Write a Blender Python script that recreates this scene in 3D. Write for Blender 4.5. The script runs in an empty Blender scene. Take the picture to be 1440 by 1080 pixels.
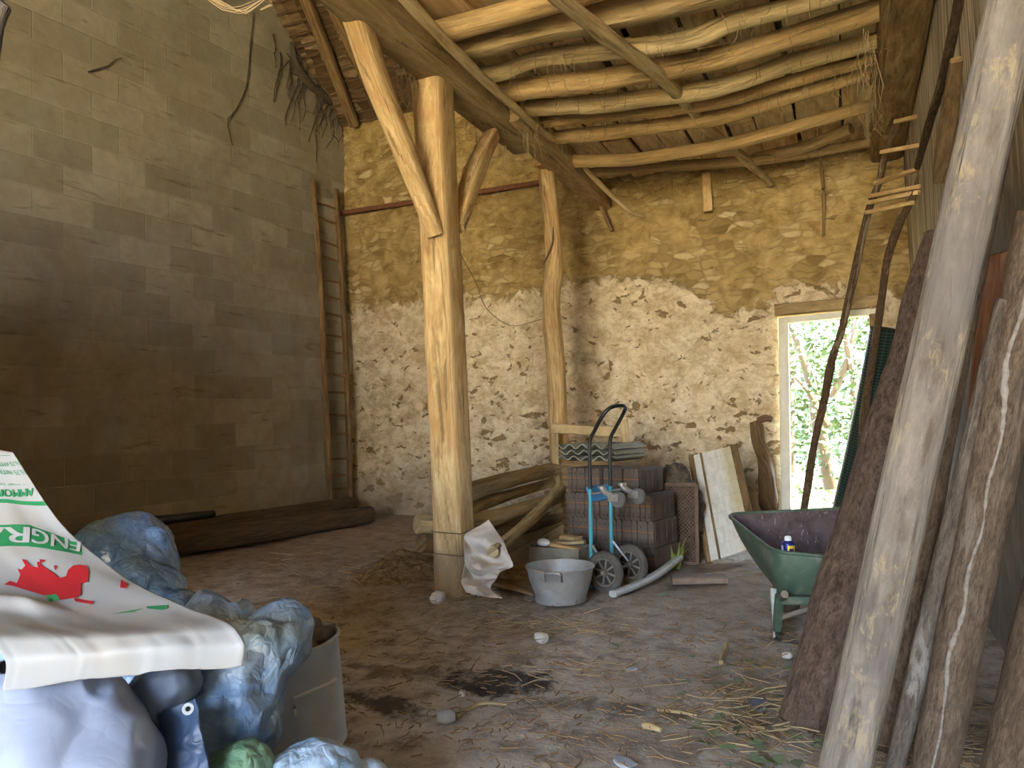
import bpy, math, random
from math import sin, cos, pi, radians, atan
from mathutils import Vector as V, Matrix, noise as NZ
random.seed(11)
S = bpy.context.scene
# ------------------------------------------------------------------ camera
F, H = 1060.0, 1.2
yaw, pitch, roll = radians(24), atan(51/1060), radians(-1.9)
R = Matrix.Rotation(yaw, 3, 'Z') @ Matrix.Rotation(pi/2+pitch, 3, 'X') @ Matrix.Rotation(roll, 3, 'Z')
O = V((0, 0, H))
cd = bpy.data.cameras.new('camera'); cam = bpy.data.objects.new('camera', cd); S.collection.objects.link(cam)
cam.location = O; cam.rotation_euler = R.to_euler()
cd.sensor_fit = 'HORIZONTAL'; cd.sensor_width = 36.0; cd.lens = 36.0*F/1440; cd.clip_start = .02
S.camera = cam
# ------------------------------------------------------------------ light
S.view_settings.view_transform = 'Standard'; S.view_settings.look = 'None'
S.view_settings.gamma = 1; S.view_settings.use_curve_mapping = False
S.view_settings.exposure = 3.7
W = bpy.data.worlds.new('sky'); S.world = W; W.use_nodes = True
wn = W.node_tree.nodes; wl = W.node_tree.links
wbg = wn['Background']
wtc = wn.new('ShaderNodeTexCoord'); wsp = wn.new('ShaderNodeSeparateXYZ'); wrp = wn.new('ShaderNodeValToRGB')
wl.new(wtc.outputs['Generated'], wsp.inputs[0]); wl.new(wsp.outputs['Z'], wrp.inputs[0]); wl.new(wrp.outputs[0], wbg.inputs[0])
wrp.color_ramp.elements[0].position = 0.0; wrp.color_ramp.elements[0].color = (1, .90, .74, 1)
wrp.color_ramp.elements[1].position = .22; wrp.color_ramp.elements[1].color = (.50, .69, 1, 1)
wbg.inputs[1].default_value = 3.2
sd = bpy.data.lights.new('sun', 'SUN'); sun = bpy.data.objects.new('sun', sd); S.collection.objects.link(sun)
sd.energy = 17.0; sd.angle = radians(.6); sd.color = (1, .9, .72)
sun.rotation_euler = V((.62, .06, .78)).to_track_quat('Z', 'Y').to_euler()
try:
    S.cycles.use_denoising = True; S.cycles.max_bounces = 10; S.cycles.diffuse_bounces = 7
    S.cycles.sample_clamp_indirect = 12
except Exception: pass
# ------------------------------------------------------------------ pixel helpers
def ray(x, y): return R @ V(((x-720)/F, -(y-540)/F, -1))
def AZ(x, y, z=0.0): d = ray(x, y); return O + d*((z-H)/d.z)
def AY(x, y, Y): d = ray(x, y); return O + d*(Y/d.y)
def AX(x, y, X): d = ray(x, y); return O + d*(X/d.x)
def AD(x, y, zc): return O + ray(x, y)*zc
def AVP(x, y, P, Q):                       # on the vertical plane through P and Q
    n = (Q-P).cross(V((0, 0, 1))); d = ray(x, y); return O + d*((P-O).dot(n)/d.dot(n))
def nz(p, f=1.0, s=0): return NZ.noise(V((p[0]*f+s*7.13, p[1]*f-s*3.7, p[2]*f+s*1.9)))
def lerp(a, b, t): return a+(b-a)*t
# ------------------------------------------------------------------ mesh builder
class G:
    def __init__(s): s.v = []; s.f = []; s.uv = []; s.m = []
    def face(s, idx, uv=None, m=0):
        s.f.append(idx); s.uv.append(uv or [(0, 0)]*len(idx)); s.m.append(m)
WL = {}                                    # world base of every mesh
def link(name, g, mats, parent=None, sharp=40, base=None):
    if base is None:
        xs = [p[0] for p in g.v]; ys = [p[1] for p in g.v]; zs = [p[2] for p in g.v]
        base = V(((min(xs)+max(xs))/2, (min(ys)+max(ys))/2, min(zs)))
    me = bpy.data.meshes.new(name)
    me.from_pydata([V(p)-base for p in g.v], [], g.f)
    ul = me.uv_layers.new(name='UVMap'); k = 0
    flat = []
    for u in g.uv:
        for a in u: flat += [a[0], a[1]]
    ul.data.foreach_set('uv', flat)
    if not isinstance(mats, (list, tuple)): mats = [mats]
    for m in mats: me.materials.append(m)
    me.polygons.foreach_set('material_index', g.m)
    me.polygons.foreach_set('use_smooth', [True]*len(g.f))
    if sharp: me.set_sharp_from_angle(angle=radians(sharp))
    me.update()
    o = bpy.data.objects.new(name, me); S.collection.objects.link(o)
    WL[o.name] = V(base)
    if parent: o.parent = parent; o.location = base - (WL[parent.name] if parent.type == 'MESH' else parent.location)
    else: o.location = base
    return o
def tag(o, label=None, cat=None, group=None, kind=None):
    if label: o['label'] = label
    if cat: o['category'] = cat
    if group: o['group'] = group
    if kind: o['kind'] = kind
    elif cat: o['kind'] = 'thing'
    return o
def empty(name, loc, label, cat, group=None):
    o = bpy.data.objects.new(name, None); S.collection.objects.link(o); o.location = loc; o.empty_display_size = .1
    return tag(o, label, cat, group)
def struct(name, g, m, sharp=40): return tag(link(name, g, m, sharp=sharp), kind='structure')
def catmull(pts, n):
    if len(pts) == 2: return [pts[0].lerp(pts[1], i/n) for i in range(n+1)]
    P = [pts[0]*2-pts[1]] + list(pts) + [pts[-1]*2-pts[-2]]; L = [0]
    for i in range(1, len(pts)): L.append(L[-1]+(pts[i]-pts[i-1]).length)
    out = []; s = 0
    for i in range(n+1):
        d = L[-1]*i/n
        while s < len(pts)-2 and d > L[s+1]: s += 1
        t = (d-L[s])/max(1e-9, L[s+1]-L[s]); a, b, c, e = P[s], P[s+1], P[s+2], P[s+3]
        out.append(.5*((2*b)+(c-a)*t+(2*a-5*b+4*c-e)*t*t+(3*b-a-3*c+e)*t**3))
    return out
def rint(r, t):
    if not isinstance(r, list): r = [r]
    if len(r) == 1: a = r[0]; return a if isinstance(a, tuple) else (a, a)
    x = t*(len(r)-1); i = min(int(x), len(r)-2); f = x-i
    a, b = r[i], r[i+1]
    a = a if isinstance(a, tuple) else (a, a); b = b if isinstance(b, tuple) else (b, b)
    return (lerp(a[0], b[0], f), lerp(a[1], b[1], f))
def tube(g, pts, r, n=12, seg=.12, amp=.06, e=2.0, up=(0, 0, 1), seed=0, cap=True, fr=3.0, m=0, endwob=0.0, knot=0.0):
    pts = [V(p) for p in pts]
    L = sum((pts[i+1]-pts[i]).length for i in range(len(pts)-1))
    ns = max(len(pts)-1, int(L/seg), 1); C = catmull(pts, ns); up = V(up)
    b0 = len(g.v); d = 0; rings = []
    for i, c in enumerate(C):
        t = (C[min(i+1, ns)]-C[max(i-1, 0)]).normalized()
        u = up - t*up.dot(t)
        if u.length < 1e-4: u = V((1, 0, 0))-t*t.x
        u.normalize(); s = t.cross(u)
        a, b = rint(r, i/ns)
        if i: d += (C[i]-C[i-1]).length
        per = pi*(a+b)
        for k in range(n):
            th = 2*pi*k/n + pi/n; cx, sy = cos(th), sin(th)
            x = a*math.copysign(abs(cx)**(2/e), cx); y = b*math.copysign(abs(sy)**(2/e), sy)
            p = c + s*x + u*y
            if amp: 
                q = V((p.x*1, p.y*1, p.z*1))*fr
                w = NZ.noise(q+V((seed*5.1, seed, 0)))*amp + NZ.noise(q*3.1+V((seed, 0, seed*2.2)))*amp*.45
                if knot: 
                    kk = NZ.noise(V((d*2.2+seed*3.3, cx*.8, sy*.8))); w += knot*max(0, kk-.15)
                p = c + (p-c)*(1+w)
            if endwob and i in (0, ns): p = p + t*NZ.noise(p*14+V((seed, 0, 0)))*endwob
            g.v.append(p)
        rings.append((d, per))
    for i in range(ns):
        for k in range(n):
            k2 = (k+1) % n
            a0, a1 = b0+i*n+k, b0+i*n+k2
            v0, v1 = rings[i][1]*k/n, rings[i][1]*(k+1)/n
            g.face([a0, a1, a1+n, a0+n], [(rings[i][0], v0), (rings[i][0], v1), (rings[i+1][0], v1), (rings[i+1][0], v0)], m)
    if cap:
        for i, flip in ((0, True), (ns, False)):
            idx = [b0+i*n+k for k in range(n)]; c = C[i]
            uv = [((g.v[j]-c).dot(V((.7, .7, .1)))*.5, (g.v[j]-c).dot(V((-.5, .3, .8)))) for j in idx]
            if flip: idx = idx[::-1]; uv = uv[::-1]
            g.face(idx, uv, m)
    return g
def board(g, p0, p1, w, t, up=(0, 0, 1), amp=.02, seed=0, seg=.2, m=0, e=9, n=16, pts=None):
    return tube(g, pts or [p0, p1], [(w/2, t/2)], n=n, seg=seg, amp=amp, e=e, up=up, seed=seed, m=m)
def lathe(g, prof, M, n=32, m=0, sx=1.0, close=False):
    b0 = len(g.v); k = len(prof); d = 0; ds = [0]
    for i in range(1, k): d += math.hypot(prof[i][0]-prof[i-1][0], prof[i][1]-prof[i-1][1]); ds.append(d)
    for (r, z) in prof:
        for j in range(n):
            a = 2*pi*j/n; g.v.append(M @ V((r*cos(a)*sx, r*sin(a), z)))
    for i in range(k-1 if not close else k):
        i2 = (i+1) % k
        for j in range(n):
            j2 = (j+1) % n
            g.face([b0+i*n+j, b0+i*n+j2, b0+i2*n+j2, b0+i2*n+j], [(j/n, ds[i]), ((j+1)/n, ds[i]), ((j+1)/n, ds[i2]), (j/n, ds[i2])], m)
    return g
def frame(o, z, x=None):                   # matrix with local z along `z`
    z = V(z).normalized(); x = V(x) if x else (V((1, 0, 0)) if abs(z.x) < .9 else V((0, 1, 0)))
    x = (x - z*x.dot(z)).normalized(); y = z.cross(x)
    M = Matrix((x, y, z)).transposed().to_4x4(); M.translation = V(o); return M
def boxm(g, M, sx, sy, sz, m=0):           # plain box used inside bigger meshes
    b0 = len(g.v)
    for z in (-.5, .5):
        for y in (-.5, .5):
            for x in (-.5, .5): g.v.append(M @ V((x*sx, y*sy, z*sz)))
    for q in ((0, 2, 3, 1), (4, 5, 7, 6), (0, 1, 5, 4), (2, 6, 7, 3), (0, 4, 6, 2), (1, 3, 7, 5)):
        g.face([b0+i for i in q], [(0, 0), (sx, 0), (sx, sz), (0, sz)], m)
def grid(g, fn, nu, nv, uvs=(1, 1), m=0, flip=False):
    b0 = len(g.v)
    for j in range(nv+1):
        for i in range(nu+1): g.v.append(fn(i/nu, j/nv))
    for j in range(nv):
        for i in range(nu):
            a = b0+j*(nu+1)+i; q = [a, a+1, a+nu+2, a+nu+1]
            uv = [(x*uvs[0]/nu, y*uvs[1]/nv) for x, y in ((i, j), (i+1, j), (i+1, j+1), (i, j+1))]
            if flip: q = q[::-1]; uv = uv[::-1]
            g.face(q, uv, m)
def sheet(g, fn, nu, nv, th, uvs=(1, 1), m=0):     # a sheet with real thickness
    P = [[fn(i/nu, j/nv) for i in range(nu+1)] for j in range(nv+1)]
    def nrm(i, j):
        a = P[j][min(i+1, nu)]-P[j][max(i-1, 0)]; b = P[min(j+1, nv)][i]-P[max(j-1, 0)][i]
        c = a.cross(b); return c.normalized() if c.length > 1e-9 else V((0, 0, 1))
    N = [[nrm(i, j)*th/2 for i in range(nu+1)] for j in range(nv+1)]
    b0 = len(g.v); w = nu+1
    for s in (1, -1):
        for j in range(nv+1):
            for i in range(nu+1): g.v.append(P[j][i]+N[j][i]*s)
    k = w*(nv+1)
    for j in range(nv):
        for i in range(nu):
            a = b0+j*w+i; uv = [(x*uvs[0]/nu, y*uvs[1]/nv) for x, y in ((i, j), (i+1, j), (i+1, j+1), (i, j+1))]
            g.face([a, a+1, a+w+1, a+w], uv, m); g.face([a+k+w, a+k+w+1, a+k+1, a+k], [uv[3], uv[2], uv[1], uv[0]], m)
    edge = [(b0+i, b0+i+1) for i in range(nu)] + [(b0+j*w+nu, b0+(j+1)*w+nu) for j in range(nv)]
    edge += [(b0+nv*w+i+1, b0+nv*w+i) for i in range(nu)] + [(b0+(j+1)*w, b0+j*w) for j in range(nv)]
    for a, b in edge: g.face([b, a, a+k, b+k], None, m)
def blob(g, c, lobes, nu=72, nv=44, wr=.03, wf=6, seed=0, zmin=None, up=None, crease=.5, m=0):
    c = V(c); b0 = len(g.v)
    def rad(d):
        best = 0; acc = 0
        for lo, lr in lobes:
            o = c-V(lo); q = V((d.x/lr[0], d.y/lr[1], d.z/lr[2])); p = V((o.x/lr[0], o.y/lr[1], o.z/lr[2]))
            A = q.dot(q); B = p.dot(q); C_ = p.dot(p)-1; D = B*B-A*C_
            if D > 0: 
                t = (-B+math.sqrt(D))/A
                if t > 0: acc += t**8
        return max(acc**(1/8), .01)
    for j in range(nv+1):
        ph = pi*j/nv
        for i in range(nu):
            th = 2*pi*i/nu; d = V((sin(ph)*cos(th), sin(ph)*sin(th), cos(ph))); p = c+d*rad(d)
            n1 = NZ.noise(p*wf+V((seed*3.1, seed, 0))); n2 = NZ.noise(p*wf*2.3+V((0, seed*2, seed)))
            rg = (1-abs(n1)*2)*crease*.7 + (1-abs(n2)*2.2)*crease*.5 + NZ.noise(p*wf*.5+V((seed, seed, 0)))*1.1
            vd = NZ.voronoi(p*wf*.55+V((seed, 0, seed*1.7)))[0]; rg += min(.45, vd[1]-vd[0])*crease*3.2
            p = p+d*rg*wr
            if zmin is not None and p.z < zmin: p.z = zmin
            g.v.append(p)
    for j in range(nv):
        for i in range(nu):
            i2 = (i+1) % nu; a = b0+j*nu
            uv = [(i/nu*2, j/nv), ((i+1)/nu*2, j/nv), ((i+1)/nu*2, (j+1)/nv), (i/nu*2, (j+1)/nv)]
            g.face([a+i, a+nu+i, a+nu+i2, a+i2], [uv[0], uv[3], uv[2], uv[1]], m)
# ------------------------------------------------------------------ materials
class M_:
    def __init__(s, name, rough=.85, metal=0, spec=.3):
        s.mat = bpy.data.materials.new(name); s.mat.use_nodes = True; s.t = s.mat.node_tree
        s.b = s.t.nodes['Principled BSDF']; s.b.inputs['Roughness'].default_value = rough
        s.b.inputs['Metallic'].default_value = metal; s.b.inputs['Specular IOR Level'].default_value = spec
    def n(s, ty, **k):
        x = s.t.nodes.new(ty)
        for a, v in k.items(): setattr(x, a, v)
        return x
    def l(s, a, b): s.t.links.new(a, b)
    def put(s, sock, v):
        if isinstance(v, (int, float)): sock.default_value = v
        elif isinstance(v, tuple): sock.default_value = v
        else: s.l(v, sock)
    def uv(s): return s.n('ShaderNodeTexCoord').outputs['UV']
    def obj(s): return s.n('ShaderNodeTexCoord').outputs['Object']
    def pos(s): return s.n('ShaderNodeNewGeometry').outputs['Position']
    def rnd(s): return s.n('ShaderNodeObjectInfo').outputs['Random']
    def map(s, v, sc=(1, 1, 1), rot=(0, 0, 0), loc=(0, 0, 0), rand=False):
        x = s.n('ShaderNodeMapping'); s.l(v, x.inputs[0]); x.inputs['Scale'].default_value = sc; x.inputs['Rotation'].default_value = rot
        x.inputs['Location'].default_value = loc
        if rand:
            k = s.math('MULTIPLY', s.rnd(), 37.0); s.l(k, x.inputs['Location'])
        return x.outputs[0]
    def noise(s, v, sc=5, det=6, dist=0, rough=.6):
        x = s.n('ShaderNodeTexNoise'); s.l(v, x.inputs['Vector']); x.inputs['Scale'].default_value = sc
        x.inputs['Detail'].default_value = det; x.inputs['Distortion'].default_value = dist; x.inputs['Roughness'].default_value = rough
        return x.outputs['Fac']
    def vor(s, v, sc=5, feat='F1', out='Distance', rnd=1):
        x = s.n('ShaderNodeTexVoronoi', feature=feat); s.l(v, x.inputs['Vector']); x.inputs['Scale'].default_value = sc
        x.inputs['Randomness'].default_value = rnd
        return x.outputs[out]
    def math(s, op, a, b=0, c=0, clamp=False):
        x = s.n('ShaderNodeMath', operation=op, use_clamp=clamp); s.put(x.inputs[0], a); s.put(x.inputs[1], b); s.put(x.inputs[2], c); return x.outputs[0]
    def ramp(s, f, lo, hi, a=0.0, b=1.0):
        x = s.n('ShaderNodeMapRange'); s.put(x.inputs[0], f); x.inputs[1].default_value = lo; x.inputs[2].default_value = hi
        x.inputs[3].default_value = a; x.inputs[4].default_value = b; return x.outputs[0]
    def col(s, f, *stops):
        x = s.n('ShaderNodeValToRGB'); s.put(x.inputs[0], f); e = x.color_ramp.elements
        while len(e) < len(stops): e.new(.5)
        for i, (p, c) in enumerate(stops): e[i].position = p; e[i].color = (*c, 1)
        return x.outputs[0]
    def mix(s, f, a, b, mode='MIX'):
        x = s.n('ShaderNodeMix', data_type='RGBA', blend_type=mode); s.put(x.inputs[0], f)
        for sk, v in ((x.inputs[6], a), (x.inputs[7], b)): s.put(sk, (*v, 1) if isinstance(v, tuple) else v)
        return x.outputs[2]
    def sep(s, v): x = s.n('ShaderNodeSeparateXYZ'); s.l(v, x.inputs[0]); return x.outputs
    def base(s, c): s.put(s.b.inputs['Base Color'], (*c, 1) if isinstance(c, tuple) else c); return s
    def bump(s, h, st=.4, dist=.02):
        x = s.n('ShaderNodeBump'); s.put(x.inputs['Height'], h); x.inputs['Strength'].default_value = st; x.inputs['Distance'].default_value = dist
        s.l(x.outputs[0], s.b.inputs['Normal']); return s
def wood(name, lo, mid, hi, patch=None, pm=.5, grain=26, rough=.85, bump=.5, crack=.6, var=.25, blotch=None, bf=.6):
    m = M_(name, rough, 0, .2); uv = m.map(m.uv(), rand=True)
    g1 = m.noise(m.map(uv, (2.4, grain*1.6, 1)), 1, 9, .45, .7)
    g2 = m.noise(m.map(uv, (5, grain*6, 1)), 1, 6, .4, .7)
    c = m.col(m.math('ADD', m.math('MULTIPLY', g1, .6), m.math('MULTIPLY', g2, .4)), (.39, lo), (.5, mid), (.60, hi))
    pn = m.noise(m.map(uv, (1.3, 4, 1)), 1.4, 5, 1)
    if patch: c = m.mix(m.ramp(pn, .5, .62, 0, pm), c, patch)
    if blotch: c = m.mix(m.ramp(m.math('ADD', m.math('MULTIPLY', m.noise(m.map(uv, (2.2, 9, 1)), 2, 6, .8), .55), m.math('MULTIPLY', m.noise(m.map(uv, (9, 90, 1)), 2, 6, .5, .7), .45)), .54, .60, 0, bf), c, blotch)
    ck = m.noise(m.map(uv, (1.3, grain*1.5, 1), loc=(3, 5, 0)), 1.2, 4, .5)
    k = m.ramp(ck, .33, .40, crack, 0)
    c = m.mix(k, c, tuple(x*.25 for x in lo))
    c = m.mix(m.ramp(m.rnd(), 0, 1, 0, var), c, tuple(x*.55 for x in mid))
    m.base(c); m.bump(m.math('ADD', m.math('MULTIPLY', m.math('ADD', g1, g2), .5), m.math('MULTIPLY', m.ramp(ck, .33, .42, -.6, .2), .8)), bump*1.3, .012)
    return m.mat
def muddy(mat, z0, z1, f, c):
    mt = mat.copy(); mt.name = mat.name+'_muddy_foot'; t = mt.node_tree; b = t.nodes['Principled BSDF']; src = b.inputs['Base Color'].links[0].from_socket
    ge = t.nodes.new('ShaderNodeNewGeometry'); sp = t.nodes.new('ShaderNodeSeparateXYZ'); t.links.new(ge.outputs['Position'], sp.inputs[0])
    nn = t.nodes.new('ShaderNodeTexNoise'); t.links.new(ge.outputs['Position'], nn.inputs['Vector']); nn.inputs['Scale'].default_value = 9; nn.inputs['Detail'].default_value = 6
    ad = t.nodes.new('ShaderNodeMath'); ad.operation = 'MULTIPLY_ADD'; t.links.new(nn.outputs['Fac'], ad.inputs[0]); ad.inputs[1].default_value = .5; t.links.new(sp.outputs['Z'], ad.inputs[2])
    mr = t.nodes.new('ShaderNodeMapRange'); t.links.new(ad.outputs[0], mr.inputs[0]); mr.inputs[1].default_value = z1; mr.inputs[2].default_value = z0; mr.inputs[3].default_value = 0; mr.inputs[4].default_value = f
    mx = t.nodes.new('ShaderNodeMix'); mx.data_type = 'RGBA'; t.links.new(mr.outputs[0], mx.inputs[0]); t.links.new(src, mx.inputs[6]); mx.inputs[7].default_value = (*c, 1); t.links.new(mx.outputs[2], b.inputs['Base Color']); return mt
def bark(name, lo, hi, streak=None, sf=.6, sc=1.0, bump=1.0):
    m = M_(name, .95, 0, .1); uv = m.map(m.uv(), rand=True)
    n1 = m.noise(m.map(uv, (9*sc, 38*sc, 1)), 1.6, 9, .5, .72); n2 = m.noise(m.map(uv, (20*sc, 90*sc, 1)), 2.5, 6, .4, .75)
    f = m.math('ADD', m.math('MULTIPLY', n1, .65), m.math('MULTIPLY', n2, .35))
    c = m.col(f, (.38, tuple(x*.55 for x in lo)), (.46, lo), (.60, hi))
    c = m.mix(m.ramp(m.noise(m.map(uv, (1.2, 3, 1)), 1.5, 5, .8), .42, .6, 0, .4), c, tuple((p+q)*.32 for p, q in zip(lo, hi)))
    if streak:
        sn = m.noise(m.map(uv, (.7, 5.5, 1)), 1.6, 8, 1.2, .65); c = m.mix(m.ramp(sn, .57, .62, 0, sf), c, streak)
    m.base(c); m.bump(f, bump, .02); return m.mat
def plain(name, c, rough=.6, metal=0, var=None, vs=8, vf=.6, bump=0, spec=.4, dirt=None, df=.6, ds=4):
    m = M_(name, rough, metal, spec); col = c
    o = m.obj(); n = m.noise(o, vs, 7, .4)
    if var: col = m.mix(m.ramp(n, .4, .65, 0, vf), c, var)
    if dirt: col = m.mix(m.ramp(m.noise(m.map(o, loc=(3, 1, 2)), ds, 8, .8), .48, .66, 0, df), col, dirt)
    m.base(col)
    if bump: m.bump(n, bump, .01)
    return m.mat
W_POST = wood('pale_oak', (.36, .21, .08), (.62, .42, .18), (.80, .60, .31), patch=(.47, .25, .09), pm=.45, grain=20, crack=.6, var=.08)
W_BEAM = wood('dusty_oak', (.24, .16, .07), (.40, .28, .13), (.52, .38, .19), patch=(.30, .21, .10), pm=.6, grain=16)
W_LOG = wood('ceiling_oak', (.34, .21, .08), (.56, .37, .15), (.72, .52, .25), patch=(.36, .24, .11), pm=.6, grain=18, var=.5)
W_DUST = wood('dusty_pole', (.34, .24, .115), (.57, .43, .21), (.70, .54, .29), patch=(.4, .28, .12), pm=.4, grain=14)
W_GREY = wood('weathered_grey', (.13, .095, .065), (.235, .195, .155), (.33, .28, .225), patch=(.17, .145, .125), pm=.7, grain=20, blotch=(.46, .36, .20), bf=.6, var=.1, bump=.8)
W_OLD = wood('old_brown', (.12, .075, .035), (.26, .165, .075), (.40, .27, .13), patch=(.2, .12, .05), pm=.6, grain=22)
W_DARK = wood('dark_log', (.06, .04, .022), (.12, .08, .045), (.18, .125, .07), grain=14)
W_RED = wood('red_brown', (.14, .06, .03), (.26, .12, .06), (.36, .19, .1), grain=20)
B_BROWN = bark('brown_bark', (.10, .065, .045), (.21, .145, .105), streak=(.24, .18, .14), sf=.4)
B_GREY = bark('grey_bark', (.14, .11, .085), (.28, .225, .175), streak=(.46, .42, .37), sf=.6, sc=.8)
B_TAN = bark('tan_bark', (.15, .105, .07), (.30, .215, .145), streak=(.42, .36, .29), sf=.5, sc=1.0)
B_POLE = bark('pole_bark', (.09, .055, .03), (.24, .16, .09), streak=(.45, .38, .26), sf=.5, sc=1.5)
ZINC = plain('zinc', (.50, .49, .45), .5, .35, (.36, .35, .31), 9, .8, .1, dirt=(.34, .28, .2), df=.55, ds=5)
RUST = plain('rust', (.16, .065, .035), .9, .1, (.26, .11, .05), 20, .8, .3)
BLACK = plain('black_paint', (.012, .013, .015), .3, .0, (.04, .035, .03), 6, .5)
BLUE_P = plain('blue_paint', (.05, .33, .42), .4, .1, (.10, .42, .48), 6, .5, dirt=(.25, .2, .13), df=.4, ds=12)
RUBBER = plain('old_rubber', (.085, .075, .062), .85, 0, (.16, .14, .11), 10, .7, .2)
STEEL = plain('galvanised', (.62, .61, .58), .3, .8, (.45, .44, .4), 12, .5)
GREEN_P = plain('green_paint', (.055, .095, .062), .5, .1, (.08, .125, .085), 7, .7, .05, dirt=(.26, .24, .19), df=.5, ds=7)
PALE_P = plain('worn_pale_paint', (.42, .43, .38), .6, .1, (.2, .22, .18), 14, .6)

# ------------------------------------------------------------------ setting
XL, YB, XR, YF = -6.31, 8.6, .64, -7.0
SPL = .0945
def xl(y): return XL - SPL*(YB-y)
def soft(x): return x
# floor
m = M_('dirt', .95, 0, .15); P = m.pos()
n1 = m.noise(P, 1.1, 8, .6); n2 = m.noise(P, 6, 9, .3, .7); n3 = m.noise(m.map(P, (1, 1, 1), loc=(4, 2, 0)), 38, 6, 0, .7)
c = m.col(n2, (.38, (.27, .225, .18)), (.5, (.54, .48, .405)), (.60, (.68, .62, .54)))
c = m.mix(m.ramp(n1, .42, .62, 0, .5), c, (.42, .355, .285))
c = m.mix(m.ramp(n3, .62, .72, 0, .45), c, (.55, .48, .36))
c = m.mix(m.ramp(n3, .36, .28, 0, .5), c, (.09, .065, .045))
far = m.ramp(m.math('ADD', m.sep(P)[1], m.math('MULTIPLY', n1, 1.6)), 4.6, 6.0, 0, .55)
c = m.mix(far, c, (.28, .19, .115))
def stainmask(px, py, sx, sy, lo=.95, hi=.5):
    q = AZ(px, py); d = m.map(P, (1/sx, 1/sy, 0), loc=(-q.x/sx, -q.y/sy, 0))
    ln = m.n('ShaderNodeVectorMath', operation='LENGTH'); m.l(d, ln.inputs[0])
    return m.ramp(m.math('ADD', ln.outputs['Value'], m.math('MULTIPLY', m.math('SUBTRACT', n2, .5), 3.4)), lo, hi)
for px, py, sx, sy, f in ((700, 955, .33, .22, .85), (530, 985, .30, .10, .85), (560, 940, .45, .14, .5), (800, 985, .6, .1, .4)):
    c = m.mix(m.math('MULTIPLY', stainmask(px, py, sx, sy), f), c, (.03, .025, .025))
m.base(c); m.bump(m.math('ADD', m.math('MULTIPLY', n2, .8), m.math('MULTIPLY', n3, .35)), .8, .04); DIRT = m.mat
g = G()
def ff(u, v):
    x, y = lerp(-7.9, XR+.05, u), lerp(YF-.5, YB+.05, v)
    z = NZ.noise(V((x*1.3, y*1.3, 0)))*.018 + NZ.noise(V((x*5, y*5, 3)))*.008 + NZ.noise(V((x*13, y*13, 5)))*.004
    return V((x, y, z-.01))
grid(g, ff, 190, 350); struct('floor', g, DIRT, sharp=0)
# outside ground
g = G(); grid(g, lambda u, v: V((lerp(-30, 30, u), lerp(YB+.3, 40, v), -.06)), 8, 8, m=1); 
grid(g, lambda u, v: V((lerp(-30, 30, u), lerp(-30, YF-.5, v), -.06)), 8, 8)
grid(g, lambda u, v: V((lerp(-.66, .3, u), lerp(YB+.02, YB+.32, v), -.02)), 2, 2)
GRND_B = plain('garden_ground', (.06, .07, .02), .95, 0, (.04, .045, .02), 1.5, .8)
GRND = plain('dry_grass_ground', (.55, .42, .22), .95, 0, (.42, .38, .16), 1.5, .8)
struct('ground', g, [GRND, GRND_B])
# back wall
m = M_('rubble_wall', .95, 0, .1); P = m.pos(); px_, py_, pz_ = m.sep(P)
nb = m.noise(P, 1.3, 6, .3); nm = m.noise(P, 5, 8, .5, .65); nf = m.noise(P, 24, 6, .2, .65)
wv = m.map(P, (1, 1, 1)); 
dn = m.n('ShaderNodeTexNoise'); m.l(P, dn.inputs['Vector']); dn.inputs['Scale'].default_value = 3; dn.inputs['Detail'].default_value = 4
wp = m.n('ShaderNodeVectorMath', operation='MULTIPLY_ADD'); m.l(dn.outputs['Color'], wp.inputs[0]); wp.inputs[1].default_value = (.18, .18, .18); m.l(P, wp.inputs[2])
WP = wp.outputs[0]
st = m.map(WP, (6, 1, 14)); sd_ = m.vor(st, 1.0, 'DISTANCE_TO_EDGE'); sc_ = m.vor(st, 1.0, 'F1', 'Color')
r_ = m.n('ShaderNodeSeparateColor'); m.l(sc_, r_.inputs[0])
stone = m.col(r_.outputs[0], (0, (.26, .165, .06)), (.45, (.44, .30, .115)), (.75, (.54, .395, .18)), (.92, (.68, .54, .30)))
stone = m.mix(m.ramp(sd_, .0, .16, .75, 0), stone, (.30, .20, .075))
mud = m.col(nm, (.34, (.28, .18, .06)), (.52, (.48, .335, .13)), (.68, (.62, .46, .21)))
mudmask = m.ramp(m.noise(P, 2.2, 6, .5), .40, .56)
upper = m.mix(mudmask, stone, mud)
fl = m.vor(m.map(WP, (11, 5, 20), loc=(2, 0, 4)), 1.0); fr_ = m.vor(m.map(WP, (11, 5, 20), loc=(2, 0, 4)), 1.0, 'F1', 'Color')
fs = m.n('ShaderNodeSeparateColor'); m.l(fr_, fs.inputs[0])
flm = m.math('MULTIPLY', m.ramp(m.math('ADD', fl, m.math('MULTIPLY', m.math('SUBTRACT', nf, .5), .5)), .30, .16, 0, .75), m.ramp(fs.outputs[1], .66, .74))
upper = m.mix(flm, upper, (.82, .70, .48))
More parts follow.
